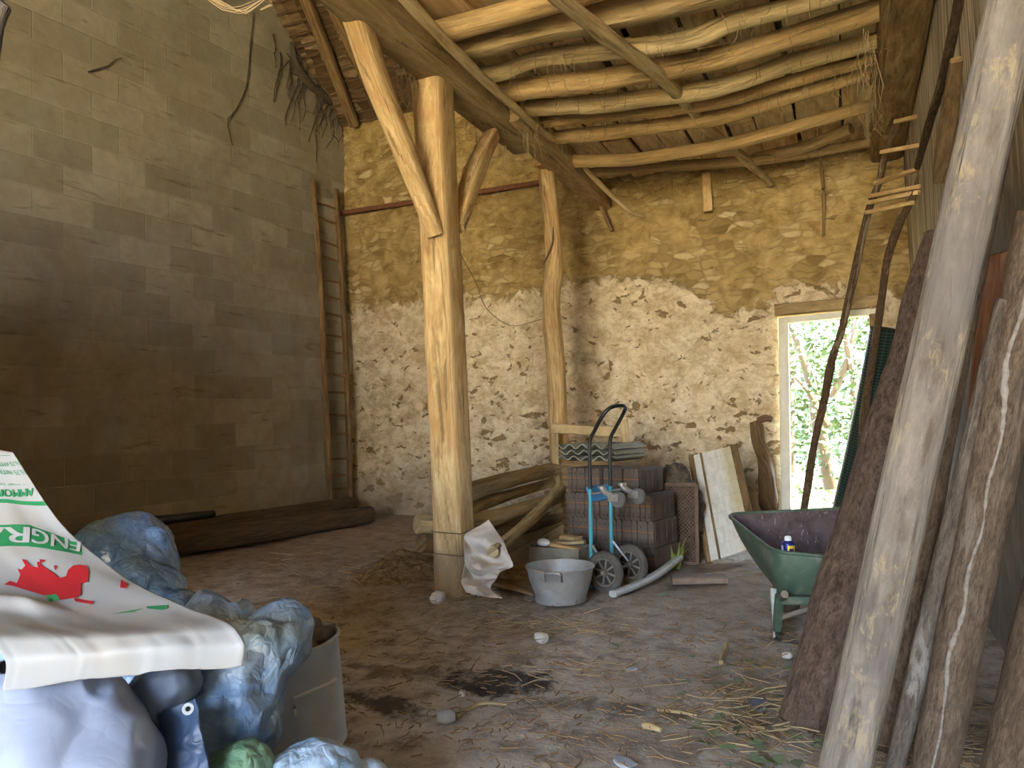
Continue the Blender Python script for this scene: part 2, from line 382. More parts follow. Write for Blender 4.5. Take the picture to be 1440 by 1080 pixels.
# thin coursing shadows / crevices
cv = m.noise(m.map(WP, (2.2, 1, 13), loc=(7, 0, 2)), 1.6, 5, 1.2); upper = m.mix(m.ramp(cv, .38, .30, 0, .75), upper, (.12, .075, .03))
pl = m.col(nm, (.35, (.60, .45, .25)), (.52, (.82, .67, .43)), (.68, (.90, .79, .57)))
mo = m.noise(m.map(WP, (2.2, 1, 3.0), rot=(0, radians(35), 0)), 2.6, 8, .5, .7); pl = m.mix(m.ramp(mo, .47, .64, 0, .85), pl, (.50, .35, .165))
mo2 = m.noise(m.map(P, (5, 1, 8), rot=(0, radians(30), 0), loc=(5, 0, 1)), 3, 7, .6, .75); pl = m.mix(m.ramp(mo2, .52, .68, 0, .55), pl, (.42, .29, .14)); pl = m.mix(m.ramp(mo2, .46, .34, 0, .5), pl, (.92, .84, .66))
pt = m.noise(m.map(WP, (3.3, 1, 5.5), rot=(0, radians(28), 0), loc=(1, 0, 9)), 1.7, 5, .4)
pt = m.math('SUBTRACT', pt, m.math('MULTIPLY', m.ramp(pz_, 2.2, .2), -.045))
ptm = m.ramp(m.math('ADD', pt, m.math('MULTIPLY', m.math('SUBTRACT', nf, .5), .12)), .615, .64, 0, .95); pl = m.mix(ptm, pl, m.mix(nf, (.16, .09, .03), (.38, .25, .10)))
damp = m.ramp(m.math('ADD', pz_, m.math('MULTIPLY', nb, 1.2)), 1.35, .7, 0, .8); pl = m.mix(damp, pl, m.mix(nm, (.22, .165, .105), (.44, .35, .24)))
bd = m.math('ADD', m.ramp(px_, -1.75, -1.15, 2.80, 2.35), m.math('MULTIPLY', m.math('SUBTRACT', nm, .5), .7))
bd = m.math('ADD', bd, m.math('MULTIPLY', m.math('SUBTRACT', nb, .5), .5))
pmask = m.ramp(m.math('SUBTRACT', pz_, bd), .03, -.05)
pd = m.map(P, (2.6, 0, 9), loc=(.95, 0, -22.0)); pv = m.n('ShaderNodeVectorMath', operation='LENGTH'); m.l(pd, pv.inputs[0])
pmask = m.math('MAXIMUM', pmask, m.ramp(m.math('ADD', pv.outputs['Value'], m.math('MULTIPLY', m.math('SUBTRACT', nm, .5), 4)), 1.0, .85))
col = m.mix(pmask, upper, pl)
m.base(col)
hgt = m.math('ADD', m.math('MULTIPLY', m.math('MULTIPLY', m.ramp(sd_, 0, .25), m.math('SUBTRACT', 1.0, pmask)), .25), m.math('ADD', m.math('MULTIPLY', nm, 1.0), m.math('MULTIPLY', nf, .25)))
hgt = m.math('SUBTRACT', hgt, m.math('MULTIPLY', ptm, m.math('MULTIPLY', pmask, .5)))
hgt = m.math('ADD', hgt, m.math('MULTIPLY', pmask, .5)); m.bump(hgt, .9, .045); RUBBLE = m.mat
DX0, DX1, DZ = -.66, .30, 2.24
def wallgrid(g, x0, x1, z0, z1, dens=.035):
    def fb(u, v):
        x, z = lerp(x0, x1, u), lerp(z0, z1, v)
        dd = min(abs(x-DX0), abs(x-DX1)) if z < DZ+.1 else 1
        a = min(1, dd*4)
        y = YB + a*(NZ.noise(V((x*.9, 2, z*.9)))*.05 + NZ.noise(V((x*3.5, 7, z*6)))*.022 + NZ.noise(V((x*11, 1, z*14)))*.009)
        return V((x, y, z))
    grid(g, fb, max(2, int((x1-x0)/dens)), max(2, int((z1-z0)/dens)))
g = G(); wallgrid(g, -7.2, DX0, -.1, 5.9); wallgrid(g, DX1, 1.3, -.1, 5.9); wallgrid(g, DX0, DX1, DZ, 5.9)
# outer skin and reveals
for x0, x1, z0, z1 in ((-7.2, DX0, -.1, 5.9), (DX1, 1.3, -.1, 5.9), (DX0, DX1, DZ, 5.9)):
    grid(g, lambda u, v: V((lerp(x0, x1, u), YB+.5, lerp(z0, z1, v))), 2, 2, flip=True)
for x, fl_ in ((DX0, False), (DX1, True)): grid(g, lambda u, v: V((x, YB+.5*u, lerp(-.1, DZ, v))), 3, 8, flip=fl_)
grid(g, lambda u, v: V((lerp(DX0, DX1, u), YB+.5*v, DZ)), 3, 3)
struct('wall_back', g, RUBBLE, sharp=0)
# left wall of concrete blocks
m = M_('concrete_blocks', .95, 0, .1); uv = m.uv()
bt = m.n('ShaderNodeTexBrick'); m.l(uv, bt.inputs['Vector']); bt.inputs['Scale'].default_value = 1; bt.inputs['Brick Width'].default_value = .56
bt.inputs['Row Height'].default_value = .275; bt.inputs['Mortar Size'].default_value = .007; bt.inputs['Mortar Smooth'].default_value = .6; bt.offset = .5
bt.inputs['Color1'].default_value = (.34, .305, .22, 1); bt.inputs['Color2'].default_value = (.50, .45, .33, 1); bt.inputs['Mortar'].default_value = (.48, .44, .33, 1)
P = m.pos(); nb = m.noise(P, .8, 6, .5); nm = m.noise(P, 7, 8, .4, .7)
c = m.mix(m.ramp(nb, .4, .65, 0, .55), bt.outputs['Color'], (.27, .21, .13)); c = m.mix(m.ramp(nm, .35, .7, 0, .35), c, (.17, .145, .1))
ms = m.noise(m.map(uv, (1.5, 9, 1)), 1.2, 6, .6); c = m.mix(m.ramp(ms, .60, .70, 0, .55), c, (.15, .10, .055))
c = m.mix(m.ramp(m.noise(m.map(P, loc=(3, 1, 8)), 1.6, 5), .55, .7, 0, .35), c, (.40, .40, .36))
m.base(c); m.bump(m.math('ADD', m.math('MULTIPLY', bt.outputs['Fac'], .5), m.math('MULTIPLY', nm, .5)), .5, .02); BLOCK = m.mat
g = G()
def lw(u, v):
    y = lerp(YF-.6, YB+.1, u); z = lerp(-.1, 12, v); return V((xl(y), y, z))
grid(g, lw, 60, 60, (16.3, 12.1), flip=True)
grid(g, lambda u, v: lw(u, v)+V((-.3, 0, 0)), 6, 6, (16.3, 12.1)); struct('wall_left', g, BLOCK, sharp=0)
# right wall
m = M_('grey_render', .9, 0, .15); P = m.pos(); nb = m.noise(P, 2, 8, .5); nf = m.noise(m.map(P, (6, 6, 1.6)), 3, 6, .5)
c = m.col(nb, (.3, (.16, .145, .125)), (.55, (.25, .235, .21)), (.75, (.36, .34, .31)))
c = m.mix(m.ramp(nf, .58, .72, 0, .4), c, (.5, .49, .47)); c = m.mix(m.ramp(nf, .4, .3, 0, .5), c, (.1, .085, .07))
zz = m.sep(P)[2]; c = m.mix(m.ramp(m.math('ADD', zz, m.math('MULTIPLY', nb, .8)), 2.4, 2.7, 0, 1), c, m.mix(m.ramp(m.noise(m.map(P, (1, 7, .35)), 2.5, 8, .8, .7), .40, .60), (.17, .125, .075), (.66, .58, .44)))
m.base(c); m.bump(nb, .6, .03); RENDER = m.mat
g = G(); grid(g, lambda u, v: V((XR+NZ.noise(V((0, u*9, v*6)))*.02, lerp(YF-.6, YB+.1, u), lerp(-.1, 12, v))), 90, 60)
grid(g, lambda u, v: V((XR+.4, lerp(YF-.6, YB+.1, u), lerp(-.1, 12, v))), 2, 2, flip=True); struct('wall_right', g, RENDER, sharp=0)
# front wall with the wide barn doorway behind the camera
g = G()
OX0, OX1, OZ = -2.7, .58, 4.6
def fw(x0, x1, z0, z1):
    boxm(g, Matrix.Translation(((x0+x1)/2, YF-.3, (z0+z1)/2)), x1-x0, .5, z1-z0)
fw(-8.2, OX0, -.1, 5.9); fw(OX1, 1.1, -.1, 5.9); fw(OX0, OX1, OZ, 5.9); struct('wall_front', g, RUBBLE)
g = G(); boxm(g, Matrix.Translation(((-7.4-3.5)/2, .45, 1.4)), 3.9, .45, 2.9); struct('added_shade_wall', g, RUBBLE)  # added stub wall out of view, blocks door light to shade the block wall
# tiled roof: battens are the pattern of the underside
m = M_('tile_underside', .95, 0, .1); uv = m.uv(); nn = m.noise(m.map(uv, (6, 30, 1)), 1, 5, .4)
vx = m.vor(m.map(uv, (5.5, 9, 1)), 1.0, 'F1', 'Color', .3); vs_ = m.n('ShaderNodeSeparateColor'); m.l(vx, vs_.inputs[0])
c = m.col(vs_.outputs[0], (.1, (.10, .06, .03)), (.6, (.22, .14, .07)), (.9, (.34, .24, .14))); c = m.mix(m.ramp(nn, .4, .6, 0, .5), c, (.08, .05, .025))
m.base(c); m.bump(nn, .5, .02); TILEU = m.mat
SLOPE = .92; RY = 2.3
def roofz(y): return 5.42 + SLOPE*(YB-y) if y >= RY else 5.42+SLOPE*(YB-RY) - (5.42+SLOPE*(YB-RY)-5.8)*(RY-y)/(RY-YF+.6)
g = G()
grid(g, lambda u, v: V((lerp(-7.9, 1.2, u), lerp(RY, YB+.6, v), roofz(lerp(RY, YB+.6, v)))), 12, 12, (8.9, 6.9), flip=True)
grid(g, lambda u, v: V((lerp(-8.3, 1.2, u), lerp(YF-.6, RY, v), roofz(lerp(YF-.6, RY, v)))), 12, 12, (8.9, 6.5), flip=True)
tn = V((0, SLOPE, 1)).normalized()
for i in range(44):                              # battens
    y = YB+.3-.105*i
    if y < RY: break
    boxm(g, frame((-3.2, y, roofz(y)-.025), tn, (1, 0, 0)), 8.9, .03, .03)
struct('ceiling', g, TILEU)
# loft boards laid over the logs
m = M_('loft_boards', .95, 0, .1); uv = m.uv(); P = m.pos(); nn = m.noise(m.map(P, (9, 1.5, 4)), 1.5, 7, .6); nb = m.noise(P, 3, 6)
c = m.col(nn, (.36, (.42, .28, .12)), (.52, (.68, .50, .25)), (.66, (.80, .63, .36))); c = m.mix(m.ramp(nb, .45, .62, 0, .6), c, (.64, .50, .30))
m.base(c); m.bump(nn, .4, .02); LOFT = m.mat
g = G(); rs = random.Random(5); x = -2.55
while x < .4:
    w = rs.uniform(.26, .42); y = 1.5
    while y < YB-.05:
        ln = rs.uniform(.9, 1.7); y1 = min(y+ln, YB-.02)
        t = Matrix.Translation((x+w/2+rs.uniform(-.015, .015), (y+y1)/2, 4.02+rs.uniform(-.015, .02))) @ Matrix.Rotation(rs.uniform(-.03, .03), 4, 'Z') @ Matrix.Rotation(rs.uniform(-.03, .03), 4, 'X')
        boxm(g, t, w-.03, y1-y-.03, .03); y = y1
    x += w
tag(link('ceiling', g, LOFT), kind='structure')
# loft deck thickness above (keeps the loft dark)
g = G(); boxm(g, Matrix.Translation((-1.0, 5.2, 4.14)), 3.5, 7.2, .03); struct('ceiling', g, W_DARK)

# ------------------------------------------------------------------ door to the garden
DOORP = plain('cream_paint', (.80, .76, .60), .6, 0, (.62, .58, .40), 6, .6, .1)
d1 = bpy.data.objects.new('door_1', None); S.collection.objects.link(d1); d1.location = (-.2, YB, 0); d1['kind'] = 'structure'
g = G(); board(g, AY(1106, 735, 8.5), AY(1102, 450, 8.5), .10, .12, up=(0, 1, 0), seed=1); link('jamb', g, DOORP, d1)
g = G(); board(g, AY(1096, 452, 8.5), AY(1232, 438, 8.5), .07, .12, up=(0, 1, 0), seed=2); link('lintel_board', g, DOORP, d1)
g = G(); board(g, V((DX1-.02, 8.5, 0)), V((DX1-.03, 8.5, DZ)), .08, .12, up=(0, 1, 0), seed=3); link('jamb', g, W_OLD, d1)
g = G(); board(g, AY(1090, 437, 8.57), AY(1240, 424, 8.57), .13, .16, up=(0, 1, 0), seed=4, amp=.08); link('lintel_beam', g, W_BEAM, d1)
g = G(); board(g, V((DX0, 8.62, .02)), V((DX1, 8.62, .02)), .2, .05, up=(0, 0, 1), seed=6); link('sill', g, W_OLD, d1)

# ------------------------------------------------------------------ timber frame
def thing1(name, g, mat, label, cat, group=None, sharp=40): return tag(link(name, g, mat, sharp=sharp), label, cat, group)
P1 = V((-2.60, 4.72, 0))
post = empty('timber_post', P1, 'thick squared oak post standing in the middle of the floor, braced at its top', 'post')
g = G(); tube(g, [P1+V((.02, 0, -.03)), P1+V((.0, 0, 1.2)), P1+V((-.03, 0, 2.6)), P1+V((-.06, 0, 3.66))], [(.125, .125), (.118, .115), (.118, .12), (.115, .12), (.125, .13)], n=20, seg=.06, amp=.04, e=6, up=(0, 1, 0), seed=3, fr=4)
link('shaft', g, muddy(W_POST, .5, .72, .7, (.24, .16, .09)), post)
for zz in (.44, .29):
    g = G(); pts = [P1+V((.128*cos(a)*1.12*(1 if abs(cos(a)) > .3 else .9), .128*sin(a)*1.1, zz+.012*sin(a*2))) for a in [i*2*pi/16 for i in range(17)]]
    pts = []
    for k in range(25):
        a = k*2*pi/24; cx, sy = cos(a), sin(a); pts.append(P1+V((.012+.128*math.copysign(abs(cx)**.35, cx), .128*math.copysign(abs(sy)**.35, sy), zz+.008*sin(a*2))))
    tube(g, pts, [.004], n=6, seg=.03, amp=0); tag(link('wire_band', g, W_OLD, post), 'thin wire loop around the post foot')
# beams
BX0, BX1 = -2.74, -2.44
g = G(); tube(g, [V((-2.52, 1.6, 3.83)), V((-2.57, 3.6, 3.82)), V((-2.61, 5.0, 3.80)), V((-2.63, 6.35, 3.77))], [(.17, .17), (.17, .17), (.16, .16), (.15, .14), (.13, .11)], n=20, seg=.1, amp=.07, e=5, up=(0, 0, 1), seed=8)
thing1('roof_beam', g, W_BEAM, 'massive dusty loft beam running over the central post towards the viewer', 'beam')
g = G(); tube(g, [V((-2.5, 5.7, 3.84)), V((-2.53, 6.6, 3.83)), V((-2.56, 8.55, 3.78))], [(.12, .14), (.12, .14), (.11, .12)], n=20, seg=.1, amp=.05, e=6, seed=18)
thing1('roof_beam', g, W_BEAM, 'shorter squared beam spliced behind the main beam and running to the back wall', 'beam')
g = G(); tube(g, [AY(466, -90, 3.45), AY(522, 90, 3.98), AY(560, 190, 4.28), AY(613, 330, 4.60)], [(.078, .075), (.08, .075), (.075, .07), (.06, .05)], n=16, seg=.07, amp=.07, e=3.5, up=(0, 1, .5), seed=4)
thing1('timber_brace', g, W_POST, 'long pale brace rising from the central post to the beam, on its left', 'brace')
g = G(); tube(g, [V((-2.56, 4.86, 2.62)), AY(668, 240, 5.25), AY(692, 190, 5.7)], [(.05, .045), (.075, .07), (.06, .06)], n=16, seg=.06, amp=.05, e=5, up=(0, 1, -.5), seed=5)
thing1('timber_brace', g, W_POST, 'short brace on the right of the central post, reaching up to the beam', 'brace')
P2Y = 7.05
p2b = AY(788, 640, P2Y); p2b.z = 0; p2 = empty('timber_post', p2b, 'slim crooked post under the beam, behind the stacked tiles', 'post')
g = G(); tube(g, [p2b+V((.02, 0, -.02)), AY(787, 640, P2Y), AY(782, 520, P2Y), AY(775, 430, P2Y), AY(779, 350, P2Y), AY(768, 240, P2Y)], [(.10, .09), (.085, .085), (.09, .085), (.085, .08), (.085, .08), (.075, .08)], n=16, seg=.08, amp=.09, e=3.2, up=(0, 1, 0), seed=9, knot=.3)
link('shaft', g, W_POST, p2)
g = G(); q = AY(775, 238, P2Y); board(g, q+V((-.02, -.22, .015)), q+V((.06, .3, .015)), .2, .06, seed=2); link('bearing_block', g, W_POST, p2)
g = G(); tube(g, [AY(778, 320, P2Y-.08), AY(776, 345, P2Y-.12), AY(764, 372, P2Y-.1)], [.006, .012, .006], n=8, seg=.05, amp=.15); link('branch_stub', g, W_OLD, p2)
# ceiling logs: pixel centre lines on the loft level
LG = [
 ([(832, 243), (900, 236), (1075, 224), (1222, 200)], .05, W_BEAM, 'thin dark ceiling log lying right along the back wall', 0),
 ([(1060, 223), (1130, 207), (1197, 181)], .055, W_BEAM, 'short bent grey log wedged near the back wall under the loft', 0),
 ([(800, 223), (882, 225), (957, 214), (1037, 200), (1175, 162), (1230, 147)], .058, W_LOG, 'pale wavy ceiling log, third from the back wall', 0),
 ([(757, 193), (850, 187), (957, 173), (1025, 162), (1125, 132), (1235, 96)], .06, W_LOG, 'bark-covered ceiling log, fourth from the back wall', 1),
 ([(745, 171), (825, 165), (957, 152), (1025, 140), (1125, 110), (1235, 80)], .05, W_LOG, 'slender split ceiling log with orange heartwood, fifth from the back wall', 0),
 ([(718, 151), (825, 147), (957, 132), (1037, 115), (1125, 85), (1236, 57)], .066, W_DUST, 'grey-topped ceiling log, sixth from the back wall', 0),
 ([(690, 128), (825, 115), (957, 92), (1037, 75), (1240, 13)], .078, W_LOG, 'broad split ceiling log with bright yellow face, seventh from the back wall', 0),
 ([(660, 106), (705, 102), (755, 83), (825, 75), (960, 58), (1025, 33), (1125, 7), (1240, -30)], .062, W_DUST, 'fuzzy dust-covered round ceiling log with a bend at its left end', 0),
 ([(637, 69), (775, 38), (957, 0), (1240, -70)], (.06, .085), W_BEAM, 'dark squared joist crossing the loft, second from the viewer', 2),
 ([(615, 47), (782, 0), (1240, -130)], (.08, .075), W_LOG, 'orange-brown rounded joist nearest the viewer at the top', 0)]
for i, (pp, r, mt, lb, kd) in enumerate(LG):
    z0 = 3.90 if i > 2 else 3.84
    A_, B_ = AZ(*pp[0], z0), AZ(*pp[-1], z0)
    pts = [A_] + [AVP(x, y, A_, B_) for x, y in pp[1:-1]] + [B_]
    if i not in (1,):
        dvec = (B_-A_).normalized(); pts[0] = A_ - dvec*max(.1, (A_.x+2.6)/dvec.x); 
        k = (.36-B_.x)/dvec.x; pts[-1] = B_ + dvec*max(-.3, min(k, 1))
    g = G(); rr = r if isinstance(r, tuple) else (r, r)
    tube(g, pts, [rr, (rr[0]*1.05, rr[1]*1.05), (rr[0]*.92, rr[1]*.92)], n=14, seg=.07, amp=.10 if kd != 2 else .05, e=2.2 if kd != 2 else 6, seed=i+20, knot=.35, endwob=.02)
    thing1('ceiling_log', g, mt, lb, 'log', 'logs carrying the loft')
# right wall plate
g = G(); tube(g, [V((.48, 1.6, 3.9)), V((.48, 4, 3.9)), V((.48, 8.58, 3.88))], [(.16, .15)], n=20, seg=.12, amp=.05, e=6, seed=33)
thing1('roof_beam', g, W_OLD, 'dark brown beam along the right wall carrying the ceiling log ends', 'beam')
# diagonal pole and sapling
g = G(); tube(g, [AZ(760, -28, 3.72), AZ(790, 0, 3.70), AZ(845, 45, 3.70), AZ(930, 110, 3.72), AY(1003, 185, 7.1), AY(1050, 225, 7.9), AY(1084, 258, 8.45)], [(.05, .045), (.05, .045), (.045, .04), (.04, .038), (.035, .035)], n=12, seg=.07, amp=.12, e=2.6, seed=41, knot=.4)
thing1('pole', g, W_DUST, 'knotty barked pole slung diagonally beneath the ceiling logs', 'pole')
g = G(); tube(g, [AX(545, -35, -2.33), AX(575, 2, -2.33), AX(660, 92, -2.33), AX(747, 172, -2.33), AY(800, 215, 7.2), AY(860, 275, 7.9), AY(888, 298, 8.2), AY(906, 304, 8.45)], [.04, .04, .035, .033, .03, .028, .02], n=10, seg=.07, amp=.1, seed=44, knot=.3)
thing1('pole', g, W_DUST, 'thin pale sapling lying along the main beam and drooping to the back wall', 'pole')
# rafters on the left roof
for i, (a, b, r) in enumerate([((425, -30), (503, 170), .07), ((455, -30), (560, 195), .06), ((560, 40), (640, 200), .055)]):
    def onroof(x, y):
        d = ray(x, y); n = V((0, SLOPE, 1)); p0 = V((0, YB, 5.42)); return O+d*((p0-O).dot(n)/d.dot(n)) - tn*.11
    g = G(); A_, B_ = onroof(*a), onroof(*b); dd = (B_-A_).normalized(); A_ = A_-dd*.4
    tube(g, [A_, A_.lerp(B_, .5)+V((.02, 0, -.02)), B_], [(r, r)], n=12, seg=.15, amp=.08, e=4, seed=50+i)
    thing1('rafter', g, W_OLD, ['rafter under the tiled roof closest to the block wall', 'middle rafter under the tiled roof, just left of the long brace', 'rafter under the tiled roof showing between long brace and post'][i], 'rafter', 'rafters under the tiled roof')
# rusty iron bar on back wall
g = G(); board(g, AY(478, 300, 8.50), AY(765, 256, 8.50), .06, .05, up=(0, 1, 0), amp=.05, seed=6)
thing1('iron_bar', g, RUST, 'rusty red-brown iron bar spanning the back wall behind the posts', 'bar')
g = G(); tube(g, [AY(835, 268, 8.45), AY(848, 298, 8.4), AY(860, 325, 8.38)], [.022, .02, .022], n=8, seg=.06, amp=.1)
thing1('stick', g, W_OLD, 'dark stick poking down from the beam end beside the slim post', 'stick')
g = G(); tube(g, [AY(774, 295, 7.05), AY(812, 289, 7.6)], [.014, .012], n=8, seg=.08, amp=.15)
thing1('stick', g, W_POST, 'short pale stick jutting from the slim post just under the beam', 'stick')
g = G(); board(g, AY(993, 244, 8.45), AY(996, 297, 8.45), .1, .04, up=(0, 1, 0), seed=5)
thing1('batten', g, W_POST, 'short pale board hanging down the back wall from the loft', 'board')
g = G(); tube(g, [AY(1154, 225, 8.5), AY(1158, 270, 8.5), AY(1158, 332, 8.5)], [.02, .022, .016], n=8, seg=.06, amp=.15)
thing1('stick', g, W_OLD, 'thin dark rod hanging on the back wall right of the pale board', 'stick')
g = G(); tube(g, [AY(590, 571, 8.28), AY(594, 570, 8.62)], [.055, .055], n=14, seg=.1, amp=.03)
thing1('wall_peg', g, plain('peg_wood', (.72, .55, .34), .8), 'round wooden peg sticking out of the plaster left of the central post', 'peg')

# ------------------------------------------------------------------ left ladder
def rail(pp, r, P=None): return tube(G(), pp, r, n=12, seg=.09, amp=.08, seed=random.random()*50, e=2.6)
lb = AY(478, 735, 8.1); lb.z = 0
la = empty('ladder', lb, 'tall narrow wooden ladder standing in the corner against the block wall', 'ladder')
def offleft(x, y, o):
    d = ray(x, y); n = V((1, -SPL, 0)); p0 = V((XL+o, YB, 0)); return O+d*((p0-O).dot(n)/d.dot(n))
RL = [offleft(x, y, o) for x, y, o in ((470, 727, .22), (464, 690, .2), (457, 560, .16), (453, 440, .12), (446, 330, .09), (440, 252, .06))]
RR = [offleft(x, y, o) for x, y, o in ((498, 723, .24), (493, 690, .22), (489, 560, .18), (483, 440, .14), (477, 340, .11), (473, 266, .08))]
for q in (RL, RR): link('rail', rail(q, [.035, .038, .035, .032]), W_OLD, la)
CL, CR = catmull(RL, 60), catmull(RR, 60)
for i in range(16):
    t = .085+.86*i/15; a = CL[int(t*60)]; b = CR[int(t*60)]
    g = G(); tube(g, [a, b], [.016], n=8, seg=.08, amp=.1, seed=i); link('rung', g, W_OLD, la)
# ladder on the right
lb = AZ(1124, 742); la = empty('ladder', lb, 'crooked pole ladder with pale rungs leaning up the right wall beside the garden door', 'ladder')
def lerpY(y0, y1, z0, z1, x, y, n=4):
    Y = y0
    for _ in range(n): p = AY(x, y, Y); Y = lerp(y0, y1, max(0, min(1, (p.z-z0)/(z1-z0))))
    return AY(x, y, Y)
RL = [lerpY(lb.y, 7.25, 0, 4.2, x, y) for x, y in ((1124, 742), (1131, 712), (1142, 640), (1160, 560), (1172, 500), (1186, 455), (1218, 310), (1236, 257), (1247, 210), (1264, 165), (1283, 60))]
RR = [lerpY(lb.y+.1, 6.55, 0, 4.2, x, y) for x, y in ((1203, 735), (1213, 600), (1228, 500), (1240, 420), (1247, 370), (1262, 320), (1285, 275), (1300, 230), (1318, 160), (1336, 60))]
for q, lbn in ((RL, 0), (RR, 1)): link('rail', tube(G(), q, [.036, .034, .034, .03, .024], n=12, seg=.06, amp=.14, seed=5+lbn, knot=.5), B_POLE, la)
for i, (a, b) in enumerate((((1260, 171), (1324, 156)), ((1240, 214), (1317, 200)), ((1231, 258), (1320, 228)), ((1223, 276), (1296, 262)), ((1222, 285), (1294, 270)), ((1219, 299), (1283, 285)))):
    p = lerpY(lb.y, 7.25, 0, 4.2, *a); q = lerpY(lb.y+.1, 6.55, 0, 4.2, *b)
    p = p+(O-p).normalized()*.05; q = q+(O-q).normalized()*.05
    g = G(); board(g, p, q, .045, .035, seed=i); link('rung', g, W_POST, la)

# ------------------------------------------------------------------ logs on floor by the block wall
g = G(); tube(g, [AZ(238, 786)+V((-.1, .0, .12)), AZ(380, 762)+V((-.05, 0, .12)), AZ(520, 735)+V((0, 0, .10))], [.12, .115, .10], n=14, seg=.12, amp=.07, seed=61, e=2.6)
thing1('floor_log', g, W_DARK, 'front log of the two lying along the foot of the block wall', 'log', 'logs by the block wall')
g = G(); tube(g, [V((-6.12, 4.5, .16)), V((-6.05, 6.4, .155)), V((-5.92, 8.1, .15))], [(.13, .15), (.12, .145), (.11, .13)], n=16, seg=.12, amp=.05, e=4, seed=62)
thing1('floor_log', g, W_DARK, 'squared timber lying behind the front log, against the block wall', 'log', 'logs by the block wall')
g = G(); tube(g, [V((-6.15, 4.75, .34)), V((-6.12, 5.0, .40)), V((-6.1, 5.25, .35)), V((-6.06, 5.9, .335))], [.04, .05, .05, .04], n=12, seg=.06, amp=.05)
thing1('drain_pipe', g, BLACK, 'black bent plastic pipe lying on the timber by the block wall', 'pipe')

# ------------------------------------------------------------------ timber pile between the posts
XP = -2.64
def PX(x, y, dx=0): return AX(x, y, XP+dx)
g = G(); tube(g, [PX(646, 697), PX(700, 679), PX(792, 656)], [(.085, .062), (.09, .058), (.085, .055)], n=18, seg=.07, amp=.08, e=4, up=(0, 0, 1), seed=71, endwob=.05)
thing1('timber', g, W_BEAM, 'cracked brown timber lying topmost on the pile right of the central post', 'timber', 'timbers piled between the posts')
g = G(); tube(g, [PX(646, 722, .0), PX(700, 701, .0), PX(792, 674, .0)], [.055, .045, .045], n=14, seg=.07, amp=.1, seed=72)
thing1('timber', g, W_LOG, 'pale round log directly under the topmost timber of the pile', 'timber', 'timbers piled between the posts')
g = G(); tube(g, [AX(586, 737, -2.83), AX(662, 736, -2.60), AX(748, 712, -2.52), AX(788, 699, -2.52)], [.066, .066, .06, .05], n=16, seg=.07, amp=.06, seed=73)
thing1('timber', g, W_DUST, 'smooth round pole of the pile whose sawn end sticks out left of the central post', 'timber', 'timbers piled between the posts')
g = G(); tube(g, [AX(592, 763, -2.80), AX(650, 765, -2.66), AX(720, 745, -2.60), AX(790, 725, -2.60)], [.07, .075, .07, .06], n=14, seg=.08, amp=.08, seed=74)
thing1('timber', g, W_OLD, 'lower dull log of the pile with its end just under the sawn pole end', 'timber', 'timbers piled between the posts')
for i, (a, b, w, lbb) in enumerate([((650, 800), (806, 716), .16, 'upper board'), ((650, 825), (806, 740), .15, 'middle board'), ((650, 850), (806, 766), .18, 'lowest board')]):
    g = G(); board(g, AX(*a, -2.58), AX(*b, -2.58), .045, w, amp=.03, seed=80+i); thing1('pile_board', g, W_DUST, lbb+' set on edge under the timber pile, left of the tiles', 'board', 'boards under the timber pile')
g = G(); a = AZ(690, 800); tube(g, [AX(693, 776, -2.12), AX(745, 732, -2.25), AX(787, 688, -2.4)], [.040, .046, .045], n=14, seg=.06, amp=.06, seed=76)
thing1('pole', g, W_DUST, 'bark-stripped pole propped diagonally across the timber pile', 'pole')
# dusty heap under pile
m = M_('straw_litter', .95, 0, .1); P = m.pos(); n_ = m.noise(P, 14, 8, .6, .7)
m.base(m.col(n_, (.35, (.12, .08, .04)), (.5, (.30, .21, .11)), (.65, (.50, .37, .20)))); m.bump(n_, 1, .04); LITTER = m.mat
def heap(name, c, rx, ry, h, seed, label, cat='heap', mat=LITTER):
    g = G()
    def f(u, v):
        a = 2*pi*u; r = v; x, y = c.x+rx*r*cos(a), c.y+ry*r*sin(a)
        z = h*(1-r*r)**1.5*(.75+.5*NZ.noise(V((x*3, y*3, seed)))) + NZ.noise(V((x*16, y*16, seed)))*.025*(1-r) - .03*r*r
        return V((x, y, z))
    grid(g, f, 40, 16); o = link(name, g, mat, sharp=0); tag(o, label, cat, None, 'stuff'); return o
heap('straw_heap', AZ(575, 805), .5, .45, .20, 3, 'heap of straw and dirt against the left foot of the central post')
heap('dirt_heap', AZ(715, 818), .42, .35, .14, 5, 'low heap of dark litter under the timber pile')
heap('rubble_heap', AZ(1010, 775), .55, .5, .12, 9, 'low heap of plaster crumbs at the foot of the white panel', mat=plain('crumbs', (.36, .31, .24), .95, 0, (.6, .56, .46), 30, .8, .9))

